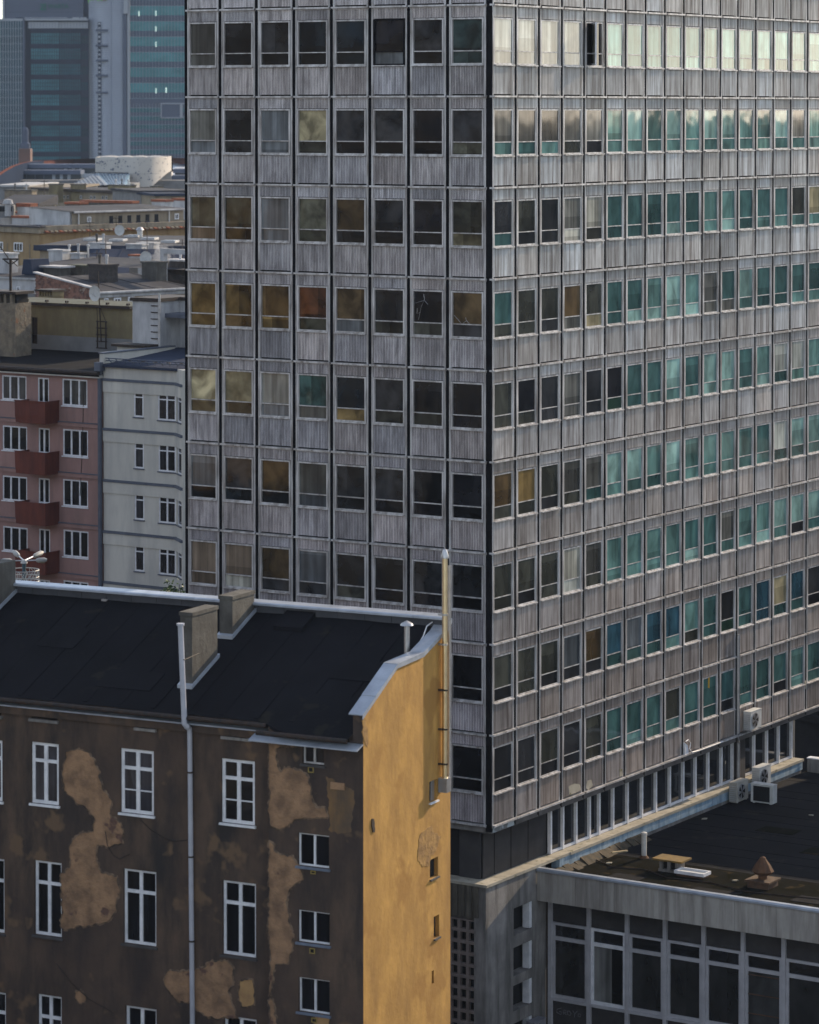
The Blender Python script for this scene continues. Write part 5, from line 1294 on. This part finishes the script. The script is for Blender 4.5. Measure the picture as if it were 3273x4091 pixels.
MB().box(*[f(t[0] for t in (ml(-40, 290, 575), ml(1640, 290, 575))) for f in (min, max)], 16, 60, 3, ml(0, 262, 575)[2]).build('lower_block', M['grender'], mall)
sl = [ml(610, 300, 545), ml(832, 198, 570), ml(932, 300, 547)]
MB().quad(*sl).build('glass_slope', M['glslope_w'], mall)
MB().quad(ml(832, 198, 570), ml(1116, 202, 570), ml(1085, 300, 547), ml(932, 300, 547)).build('glass_slope', M['glslope'], mall)
MB().quad(ml(1116, 202, 570), ml(1119, 300, 553), ml(1085, 300, 547)).build('glass_slope', M['glslope'], mall)
MB().box(sl[0][0], ml(1119, 300, 545)[0], ml(0, 0, 553)[1] + 1, ml(0, 0, 553)[1] + 12, 4, sl[0][2]).build('slope_base', M['grender'], mall)
gb = MB()
for k in range(1, 9):
    f = k / 9
    a = [sl[0][i] + (sl[1][i] - sl[0][i]) * f for i in range(3)]; c = [sl[0][i] + (sl[2][i] - sl[0][i]) * f for i in range(3)]
    gb.tube([(a[0], a[1] - .1, a[2] + .08), (c[0], c[1] - .1, c[2] + .08)], .06, 4)
    t = (832 + 284 * f, 932 + 153 * f)
    a, c = ml(t[0], 199, 570), ml(t[1], 300, 547); gb.tube([(a[0], a[1] - .1, a[2] + .08), (c[0], c[1] - .1, c[2] + .08)], .06, 4)
gb.build('slope_bars', M['rimu'], mall)
# the drum: rounded slab wall standing on a slanting foot
dp = at(*k2(1130, 60), 572)
drum = bpy.data.objects.new('perforated_drum', None); COL.objects.link(drum); drum.location = (dp.x, dp.y, 0)
tag(drum, 'pale drum-shaped hall top dotted with small round holes above the glass roof', 'building')
md = 572 / 12673 / 2.15625
zt, zb = dp.z, dp.z - 250 * md
pts = []
for k in range(41):
    t = k / 40
    x = -308 + 618 * t
    if x < 60: y = -2.2 * (x + 308) / 368
    else: y = -2.2 + 12.5 * (1 - math.sqrt(max(0, 1 - ((x - 60) / 250) ** 2)))
    pts.append((x * md, y, x))
b = MB(); foot = lambda x: zt - (130 if x < -10 else 255) * md if x < 180 else zt - (255 - (x - 180) * 1.0) * md
for (x0, y0, a), (x1, y1, c) in zip(pts, pts[1:]):
    b.quad((x0, y0, foot(a)), (x1, y1, foot(c)), (x1, y1, zt), (x0, y0, zt)); b.quad((x0, y0, zt), (x1, y1, zt), (x1, y1 + .5, zt), (x0, y0 + .5, zt))
    b.quad((x0, y0, foot(a)), (x1, y1, foot(c)), (x1 * .8, y1 + 3, foot(c) - .3), (x0 * .8, y0 + 3, foot(a) - .3))
b.quad((pts[0][0], pts[0][1], foot(-300)), (pts[0][0], 14, foot(-300)), (pts[0][0], 14, zt), (pts[0][0], pts[0][1], zt))
b.quad((pts[-1][0], pts[-1][1], zt - 135 * md), (pts[-1][0], 14, zt - 135 * md), (pts[-1][0], 14, zt), (pts[-1][0], pts[-1][1], zt))
b.build('wall', M['drum'], drum)
MB().box(pts[0][0], pts[-1][0], 10.5, 14, zt - 6, zt + .0).build('rear_wall', M['drum'], drum)
hb_ = MB(); rr = random.Random(21)
for k in range(95):
    i = rr.randrange(1, 39); x, y, a = pts[i]; x2, y2, _ = pts[i + 1]
    lo = (110 if a < -10 else 235) if a < 180 else 235 - (a - 180)
    z = zt - rr.uniform(12, max(20, lo)) * md; r = rr.choice((.06, .08, .10, .15)); f = rr.random(); cx, cy_ = x + (x2 - x) * f, y + (y2 - y) * f
    tx, ty = (x2 - x), (y2 - y); ln = math.hypot(tx, ty); tx, ty = tx / ln, ty / ln
    hb_.quad(*[(cx + tx * r * math.cos(t) + ty * .08, cy_ + ty * r * math.cos(t) - tx * .08, z + r * math.sin(t)) for t in [math.pi * 2 * q / 8 for q in range(8)]])
o = hb_.build('wall_holes', M['rimu'], drum); o['kind'] = 'stuff'
for x in (-200, -60, 60, 190): MB().lathe([(2.2, zt - .3), (1.8, zt + .02), (.8, zt + .18), (.05, zt + .22)], (x * md, 5, 0), 12).build('roof_dome', M['drum'], drum)
MB().box((-308) * md, 250 * md, -2.24, -2.2, zt - 142 * md, zt - 140.5 * md).build('wall_joint', M['rimu'], drum)

# ------------------------------------------------------------------ glass towers on the skyline
k1 = lambda x, y: (x / 2.15625, y / 2.15625)
M['tw_blue'] = glass('blue_curtain_wall', .12, .25, .0, .75, 1.2, (.12, .12, .2))
def coltint(m, c): return c
M['fin'] = mat('pale_steel_fin', (.24, .28, .33), .5, (.20, .24, .29), .1, metal=.3)
M['tw_grey'] = mat('blue_grey_cladding', (.085, .10, .14), .9, (.075, .088, .125), .08, spec=.02)
M['tw_pale'] = mat('pale_metal_band', (.26, .28, .32), .5, (.23, .25, .29), .3)
M['shaft'] = mat('silver_shaft_cladding', (.30, .335, .41), .5, (.27, .30, .37), .08, metal=.1)
M['tgreen'] = mat('green_sign_letters', (.012, .10, .075), .6)
M['tlime'] = mat('lime_sign_letters', (.12, .34, .05), .6)
M['tred'] = mat('red_sign_letters', (.34, .03, .05), .6)
YT = 900; mk = YT / 12673 / 2.15625
p0 = at(*k1(755, 170), YT)
FT = Frame((p0.x, p0.y), 0)
tA = FT.root('dark_glass_tower', 'dark blue glass office tower with pale fins and a green wall sign', 'building')
X = lambda x: (x - 755) * mk
Zp = lambda y: p0.z - (y - 170) * mk
box('upper_block', M['tw_grey'], tA, X(26), X(703), 4, 30, Zp(170), Zp(-420)); box('side_face', M['tw_dark'], tA, X(703.5), X(757), 6, 30, Zp(1700), Zp(-420))
box('edge_pilaster', M['tw_pale'], tA, X(8), X(25.5), 3.5, 30, Zp(172), Zp(-420))
for y in (-60, 100): MB().box(X(27), X(702), 3.93, 3.995, Zp(y) - .05, Zp(y)).build('cladding_joint', M['tw_dark'], tA)
def floors(x0, x1, y0, y1, yoff, step, band, sub, fin, root, colr, bandm, finm, jit=0, seed=1, finw=.13, litp=.0):
    r_ = random.Random(seed); y = y0; n = 0
    zlo = Zp(y1)
    while y < y1:
        ye = min(y + step, y1)
        k = r_.uniform(1 - jit, 1 + jit)
        o = MB().box(X(x0), X(x1), yoff, yoff + .4, Zp(ye), Zp(y + band)).build('glass_floor', M['tw_blue'], root); o.color = (*[q * k for q in colr], 1)
        if band: MB().box(X(x0), X(x1), yoff - .05, yoff + .4, Zp(y + band) + .002, Zp(y)).build('floor_band', bandm, root)
        b = MB()
        for s in range(sub): 
            zz = Zp(y + band + (step - band) * s / sub); b.box(X(x0), X(x1), yoff - .12, yoff - .06, zz - .10, zz)
        if sub: b.build('transom', finm, root)
        y += step
    b = MB(); x = x0
    while x <= x1: b.box(X(x) - finw / 2, X(x) + finw / 2, yoff - .32, yoff - .125, zlo, Zp(y0)); x += fin
    o = b.build('fins', finm, root); o['kind'] = 'stuff'
floors(-60, 196, 178, 1620, 0, 66, 0, 1, 22, tA, (.018, .055, .080), M['tw_dark'], M['fin'], .12, 2, .16)
MB().box(X(198), X(212), -.4, 2, Zp(1620), Zp(158)).build('corner_pole', M['tw_grey'], tA)
box('recess_wall', M['tw_dark'], tA, X(196.5), X(757), 3, 3.4, Zp(1700), Zp(172))
floors(262, 506, 243, 1620, 1.5, 133, 38, 3, 20.3, tA, (.042, .17, .21), M['tw_dark'], M['tw_dark'], .2, 3, .10)
floors(507, 690, 243, 1620, 1.9, 133, 38, 3, 20.3, tA, (.026, .10, .135), M['tw_dark'], M['tw_dark'], .25, 4, .12)
floors(691, 752, 243, 1620, 2.1, 133, 60, 2, 20.3, tA, (.010, .04, .058), M['tw_dark'], M['tw_dark'], .2, 5, .12)
for a, c, q in ((240, 500, .2), (500.5, 752, .6)):
    b = MB().box(X(a), X(c), .9 + q, 3, Zp(243) + .003, Zp(188)); b.build('pale_band', M['tw_pale'], tA)
    b = MB(); x = a
    while x < c: b.box(X(x), X(x) + .06, .86 + q, .895 + q, Zp(243), Zp(188)); x += 26
    b.build('band_joint', M['tw_grey'], tA)
MB().box(X(-60), X(752), .2, 3.9, Zp(176), Zp(160)).build('terrace_edge', M['tw_pale'], tA)
MB().tube([(X(210), .5, Zp(152)), (X(580), .5, Zp(152))], .10, 5).build('railing', M['tw_pale'], tA)
for x in (135, 165, 622, 650, 690, 712): MB().box(X(x), X(x) + .9, 1.0, 1.8, Zp(160) + .003, Zp(148)).build('rooftop_gear', M['tw_pale'] if x > 300 else M['tw_dark'], tA)
def sign(txt, x, y, size, m, root, yoff, name='sign_letters'):
    c = bpy.data.curves.new(name, 'FONT'); c.body = txt; c.size = size; c.extrude = .08; c.materials.append(m)
    t_ = bpy.data.objects.new('t', c); COL.objects.link(t_); bpy.context.view_layer.update(); me_ = bpy.data.meshes.new_from_object(t_); bpy.data.objects.remove(t_); o = bpy.data.objects.new(name, me_); COL.objects.link(o); o.parent = root; o.location = (X(x), yoff, Zp(y)); o.rotation_euler = (R(90), 0, 0); return o
sign('WARTA', 402, 68, 1.75, M['tgreen'], tA, 3.85).scale = (.93, 1, 1)
b = MB().box(X(335), X(376), 3.7, 3.98, Zp(30) - .10, Zp(30)).box(X(338), X(384), 3.7, 3.98, Zp(86), Zp(86) + .16).box(X(376), X(384), 3.7, 3.98, Zp(84), Zp(24)).box(X(337), X(372), 3.7, 3.98, Zp(55), Zp(55) + .18)
b.prism([(X(362), Zp(36)), (X(372), Zp(36)), (X(347), Zp(76)), (X(337), Zp(76))], lambda p, q, t: (p, t, q), 3.72, 3.96); b.box(X(337), X(370), 3.7, 3.98, Zp(80), Zp(80) + .35).box(X(337), X(370), 3.7, 3.98, Zp(40), Zp(40) + .35)
b.build('sign_emblem', M['tgreen'], tA)
# rounded silver shaft
tB = FT.root('silver_shaft_tower', 'rounded silver tower shaft with a column of slit windows and lime letters', 'building')
b = MB(); n = 24
cs = [(752 + 200 * k / n, -5.0 * math.sin(math.pi * (.08 + .62 * k / n)) + 5.5) for k in range(n + 1)] + [(955 + 3, 1.9), (1100, 3.2), (1112, 5)]
for (a, ya), (c, yc) in zip(cs, cs[1:]): b.quad((X(a), ya, Zp(1700)), (X(c), yc, Zp(1700)), (X(c), yc, Zp(-420)), (X(a), ya, Zp(-420)))
b.build('cladding', M['shaft'], tB, smooth=True)
b = MB(); y = -400
while y < 1640:
    for (a, ya), (c, yc) in list(zip(cs, cs[1:]))[::1]: b.quad((X(a), ya - .03, Zp(y)), (X(c), yc - .03, Zp(y)), (X(c), yc - .03, Zp(y) + .09), (X(a), ya - .03, Zp(y) + .09))
    y += 15.5
o = b.build('cladding_joints', M['tw_grey'], tB); o['kind'] = 'stuff'
yw = cs[12][1]
box('slit_recess', M['tw_dark'], tB, X(842), X(869), yw - .6, yw - .1, Zp(1640), Zp(188))
y = 195
while y < 1640: MB().box(X(846), X(866), yw - .8, yw - .605, Zp(y) - .55, Zp(y)).build('slit_sill', M['tw_pale'], tB); y += 38
for y in (262, 392, 520, 650, 796): MB().box(X(826), X(930), yw - 1.1, yw - .1, Zp(y + 9), Zp(y - 9)).build('cross_rail', M['tw_grey'], tB)
box('groove', M['tw_grey'], tB, X(1052), X(1084), 2.2, 4.5, Zp(1700), Zp(118)); MB().box(X(1062), X(1098), 1.4, 4, Zp(116), Zp(-420)).build('side_duct', M['tw_pale'], tB)
MB().box(X(1092), X(1112), 2.0, 5, Zp(1700), Zp(-420)).build('edge_pier', M['tw_pale'], tB)
sign('press', 757, 8, 2.6, M['tlime'], tB, -.6); sign('o', 882, 8, 2.6, M['tred'], tB, -.6)
# teal slab tower
tC = FT.root('teal_glass_tower', 'teal glass slab tower with darker floor bands and a framed opening beside the office tower', 'building')
YC = 2.5
floors(1115, 1760, -402, 850, YC, 133, 50, 1, 27.5, tC, (.065, .21, .235), M['tw_grey'], M['fin'], .06, 8, .07)
floors(1115, 1760, 893, 1700, YC, 72, 34, 1, 27.5, tC, (.04, .135, .155), M['tw_grey'], M['fin'], .2, 9, .10)
MB().box(X(1113), X(1760), YC - .05, YC + .3, Zp(893) + .002, Zp(850)).build('floor_band', M['tw_grey'], tC)
b = MB(); 
for q in ((1378, 1388, 893, 1015), (1545, 1568, 893, 1015)): b.box(X(q[0]), X(q[1]), YC - .7, YC - .33, Zp(q[3]), Zp(q[2]))
b.box(X(1378), X(1580), YC - .7, YC - .33, Zp(896), Zp(886)); b.box(X(1378), X(1580), YC - .7, YC - .33, Zp(1018), Zp(1010)); b.build('frame', M['tw_pale'], tC)
box('framed_panel', M['tw_grey'], tC, X(1388), X(1545), YC - .5, YC - .34, Zp(1010), Zp(896))
rr = random.Random(17)
M['litlamp'] = bpy.data.materials.new('ceiling_light_seen_through_glass'); M['litlamp'].use_nodes = True
pb = M['litlamp'].node_tree.nodes['Principled BSDF']; pb.inputs['Base Color'].default_value = (.5, .6, .55, 1); pb.inputs['Emission Color'].default_value = (.75, 1, .9, 1); pb.inputs['Emission Strength'].default_value = .35
for x, y in ((1193, 115), (1337, 112), (1337, 247), (1337, 380), (1337, 780), (1425, 775)): MB().box(X(x - 5), X(x + 5), YC - .20, YC - .02, Zp(y + 22), Zp(y - 22)).build('lit_window', M['litlamp'], tC)
# brown pier with a small dome in front of the towers
pq = at(*k1(262, 1400), 700); m7 = 700 / 12673 / 2.15625
pr = bpy.data.objects.new('domed_pier', None); COL.objects.link(pr); pr.location = (pq.x - 50 * m7, pq.y, 0); tag(pr, 'brown masonry pier carrying a small grey dome in front of the glass tower', 'tower')
zz = lambda y: pq.z - (y - 1400) * m7
MB().box(-50 * m7, 50 * m7, 0, 4, 3, zz(1282)).build('pier', mat('brown_masonry', (.15, .085, .07), .9, (.11, .065, .055), .5), pr)
MB().lathe([(46 * m7, zz(1280)), (42 * m7, zz(1240)), (28 * m7, zz(1225)), (28 * m7, zz(1130)), (24 * m7, zz(1110)), (14 * m7, zz(1098)), (.05, zz(1094))], (-2 * m7, 2, 0), 14).build('dome', M['tw_grey'], pr, smooth=True)

# ------------------------------------------------------------------ street lamp and tree behind the tenement
kl = lambda x, y: (x / 6.635, 2180 + y / 6.635)
YL = 150; ml_ = YL / 12673 / 6.635
lp = at(*kl(640, 400), YL)
lamp = bpy.data.objects.new('street_lamp', None); COL.objects.link(lamp); lamp.location = (lp.x, lp.y, 0)
tag(lamp, 'tall street lamp with a ring of white heads above a white wire basket', 'street lamp')
MB().lathe([(48 * ml_, 0), (48 * ml_, lp.z - 170 * ml_), (56 * ml_, lp.z - 165 * ml_), (56 * ml_, lp.z + 20 * ml_)], n=12).build('pole', mat('teal_lamp_pole', (.05, .10, .13), .5, (.04, .08, .10), 2), lamp, smooth=True)
MB().lathe([(95 * ml_, lp.z - 65 * ml_), (80 * ml_, lp.z - 10 * ml_), (50 * ml_, lp.z + 25 * ml_), (.02, lp.z + 32 * ml_)], n=14).build('hub', M['acwhite'], lamp, smooth=True)
M['lamphead'] = mat('dull_white_enamel', (.40, .40, .39), .5, (.32, .32, .31), 4)
for k, (dx, dz, dy) in enumerate(((-310, 110, 1.2), (340, 100, 1.2), (505, 10, .1), (-500, 15, -.2))):
    e = Vector((dx * ml_, dy, lp.z + dz * ml_)); s = Vector((0, 0, lp.z)); d = (e - s).normalized()
    MB().tube([tuple(s), tuple(s + (e - s) * .62)], 20 * ml_, 6).build('arm', M['galv'], lamp)
    h = e - s; a = s + h * .62; c = s + h * 1.2
    b = MB().tube([tuple(a), tuple(a + (c - a) * .2), tuple(a + (c - a) * .75), tuple(c)], [40 * ml_, 66 * ml_, 70 * ml_, 34 * ml_], 8)
    o = b.build('lamp_head', M['lamphead'], lamp, smooth=True)
    if k == 2: put('lens', MB().tube([tuple(a + (c - a) * .4 - Vector((0, 0, 62 * ml_))), tuple(a + (c - a) * .8 - Vector((0, 0, 62 * ml_)))], 22 * ml_, 6).mesh('lens', M['yrender']), o)
b = MB(); rb_ = 400 * ml_; rr = random.Random(9)
ring = lambda z: [(rb_ * math.cos(2 * math.pi * k / 20), rb_ * math.sin(2 * math.pi * k / 20), z) for k in range(21)]
for z in (-245, -540, -420): b.tube(ring(lp.z + z * ml_), 12 * ml_, 5, cap=False)
for k in range(34):
    a, c = rr.uniform(0, 6.28), rr.uniform(-.6, .6)
    b.tube([(rb_ * math.cos(a), rb_ * math.sin(a), lp.z - 245 * ml_), (rb_ * 1.02 * math.cos(a + c / 2), rb_ * 1.02 * math.sin(a + c / 2), lp.z - rr.uniform(330, 450) * ml_), (rb_ * math.cos(a + c), rb_ * math.sin(a + c), lp.z - 540 * ml_)], 7 * ml_, 4)
b.build('wire_basket', M['acwhite'], lamp)
# tree crown peeping between the houses
tp_ = at(700, 2352, 152)
tree = bpy.data.objects.new('street_tree', None); COL.objects.link(tree); tree.location = (tp_.x, tp_.y, 0); tag(tree, 'small leafy green tree top just left of the office tower behind the black roof', 'tree')
MB().tube([(0, 0, 0), (.1, 0, 6), (.0, .1, tp_.z - .8)], [.22, .16, .06], 8).build('trunk', mat('grey_bark', (.09, .07, .055), .95), tree)
b = MB(); rr = random.Random(8)
for k in range(7): 
    a = rr.uniform(0, 6.28); b.tube([(0, .1, tp_.z - 2.2), (.5 * math.cos(a), .5 * math.sin(a), tp_.z - 1.0), (.95 * math.cos(a), .95 * math.sin(a), tp_.z + rr.uniform(-.6, .1))], [.05, .03, .012], 5)
b.build('limb', M['soot'], tree)
M['leaf'] = mat('green_leaves', (.07, .12, .025), .6, (.035, .07, .015), 3, mix=(.4, .6))
b = MB()
for k in range(2600):
    th, ph, r_ = rr.uniform(0, 6.28), math.acos(rr.uniform(-1, 1)), rr.random() ** .45
    c = Vector((1.15 * r_ * math.sin(ph) * math.cos(th), 1.15 * r_ * math.sin(ph) * math.sin(th), 1.25 * r_ * math.cos(ph))) * (1 + .22 * math.sin(3 * th + 2 * ph)) + Vector((0, 0, tp_.z - 1.0))
    a = Vector((rr.uniform(-1, 1), rr.uniform(-1, 1), rr.uniform(-.6, .6))).normalized(); e = a.cross(Vector((rr.uniform(-1, 1), rr.uniform(-1, 1), 1))).normalized()
    l, w = rr.uniform(.07, .13), rr.uniform(.04, .07)
    b.quad(c - a * l, c + e * w, c + a * l, c - e * w)
o = b.build('crown', M['leaf'], tree)

# ------------------------------------------------------------------ smoke drifting off the sooty chimney
sp = at(*k2(1395, 905), 249)
bm = bmesh.new(); bmesh.ops.create_icosphere(bm, subdivisions=2, radius=1)
me = bpy.data.meshes.new('smoke'); bm.to_mesh(me); bm.free()
sm = bpy.data.materials.new('chimney_smoke'); sm.use_nodes = True; nt = sm.node_tree; nt.nodes.clear()
so = nt.nodes.new('ShaderNodeOutputMaterial'); pv = nt.nodes.new('ShaderNodeVolumePrincipled'); pv.inputs['Color'].default_value = (.85, .85, .88, 1)
tc = nt.nodes.new('ShaderNodeTexCoord'); nz = nt.nodes.new('ShaderNodeTexNoise'); nz.inputs['Scale'].default_value = 2.2; nz.inputs['Detail'].default_value = 5; nz.inputs['Distortion'].default_value = 1.2
nt.links.new(tc.outputs['Object'], nz.inputs['Vector'])
ln = nt.nodes.new('ShaderNodeVectorMath'); ln.operation = 'LENGTH'; nt.links.new(tc.outputs['Object'], ln.inputs[0])
mr = nt.nodes.new('ShaderNodeMapRange'); mr.inputs[1].default_value = .2; mr.inputs[2].default_value = 1; mr.inputs[3].default_value = .12; mr.inputs[4].default_value = -.42; nt.links.new(ln.outputs['Value'], mr.inputs[0])
ad = nt.nodes.new('ShaderNodeMath'); nt.links.new(nz.outputs['Fac'], ad.inputs[0]); nt.links.new(mr.outputs[0], ad.inputs[1])
m2 = nt.nodes.new('ShaderNodeMapRange'); m2.inputs[1].default_value = .38; m2.inputs[2].default_value = .75; m2.inputs[3].default_value = 0; m2.inputs[4].default_value = 1.6; nt.links.new(ad.outputs[0], m2.inputs[0])
nt.links.new(m2.outputs[0], pv.inputs['Density']); nt.links.new(pv.outputs[0], so.inputs['Volume'])
me.materials.append(sm)
s_ = bpy.data.objects.new('smoke', me); COL.objects.link(s_); s_.location = sp; s_.scale = (1.5, 1.2, 1.7); s_.rotation_euler = (0, R(-25), 0); tag(s_, 'wisp of pale smoke drifting over the sooty chimneys', 'smoke', kind='stuff')

# ------------------------------------------------------------------ the street's other blocks, mirrored in the tower; low ones added to block skylight
def city_block(label, a, c, depth, h, m, win, step=3.2, seed=1, bumps=0):
    """block whose wall towards the tower runs from a to c"""
    a, c = Vector((*a, 0)), Vector((*c, 0)); w = (c - a).length; ang = math.atan2(c.y - a.y, c.x - a.x)
    r = bpy.data.objects.new('city_block', None); COL.objects.link(r); r.location = a; r.rotation_euler = (0, 0, ang); tag(r, label, 'building')
    MB().box(0, w, 0, depth, 0, h).build('wall', m, r); MB().box(-.3, w + .3, -.3, depth + .3, h + .003, h + .4).build('roof', M['roofg'], r)
    b = MB(); rr = random.Random(seed); z = 3
    while z < h - 2:
        x = 1.2
        while x < w - 1.5: b.box(x, x + 1.3, -.06, .1, z, z + 1.7); x += 2.6
        z += step
    o = b.build('window_rows', M[win], r); o['kind'] = 'stuff'
    for k in range(bumps):
        x = rr.uniform(1, w - 3); MB().box(x, x + rr.uniform(.8, 4), .5, 2.5, h + .401, h + rr.uniform(.5, 1.2)).build('chimney', m, r)
    return r
M['blk_dark'] = mat('dark_block_render', (.11, .108, .11), .9)
city_block('sunlit ochre block reflected in the left window columns of the tower', (-96.5, 79), (-128, 140), 16, 34, M['ochref'], 'roofb', 3.4, 2, 6)
city_block('dark office block reflected in the tower windows near its corner', (-70, 16), (-96, 78), 20, 54, M['blk_dark'], 'roofb', 3.2, 3, 5)
city_block('tall dark block closing the street to the left', (-150, -40), (-260, 190), 25, 66, M['blk_dark'], 'roofb', 3.2, 4, 5)
city_block('grey block with an uneven roofline reflected in the streaked side of the tower', (118, 250), (84, 132), 16, 38.9, M['grender'], 'hglass', 3.2, 5, 26)
city_block('unseen low block added in front of the tenement to hold back skylight', (-60, 30), (-8, 52), 14, 18.5, M['blk_dark'], 'roofb', 3.2, 6, 3)  # low blocks from here on: added out of view to block skylight
city_block('unseen low block added before the annex to hold back skylight', (6, 52), (48, 30), 20, 15, M['blk_dark'], 'roofb', 3.2, 7, 3)
city_block('unseen side block added right of the annex to keep skylight off lower floors', (52, 152), (36, 100), 14, 21, M['grender'], 'hglass', 3.2, 8, 4)
city_block('unseen block added left of the tenement to keep skylight off lower floors', (-34, 100), (-42, 138), 12, 20, M['blk_dark'], 'roofb', 3.2, 9, 4)

# ------------------------------------------------------------------ evening haze over the town
hz = MB().box(-900, 900, -120, 2200, -1, 130).mesh('haze', [])
hm = bpy.data.materials.new('evening_haze'); hm.use_nodes = True; nt = hm.node_tree; nt.nodes.clear()
ho = nt.nodes.new('ShaderNodeOutputMaterial'); hv = nt.nodes.new('ShaderNodeVolumePrincipled')
hv.inputs['Color'].default_value = (.60, .75, 1.0, 1); hv.inputs['Density'].default_value = .00007; hv.inputs['Anisotropy'].default_value = 0
nt.links.new(hv.outputs[0], ho.inputs['Volume']); hz.materials.append(hm)
ho_ = bpy.data.objects.new('haze', hz); COL.objects.link(ho_); tag(ho_, 'thin blue evening haze over the distant towers', kind='stuff')
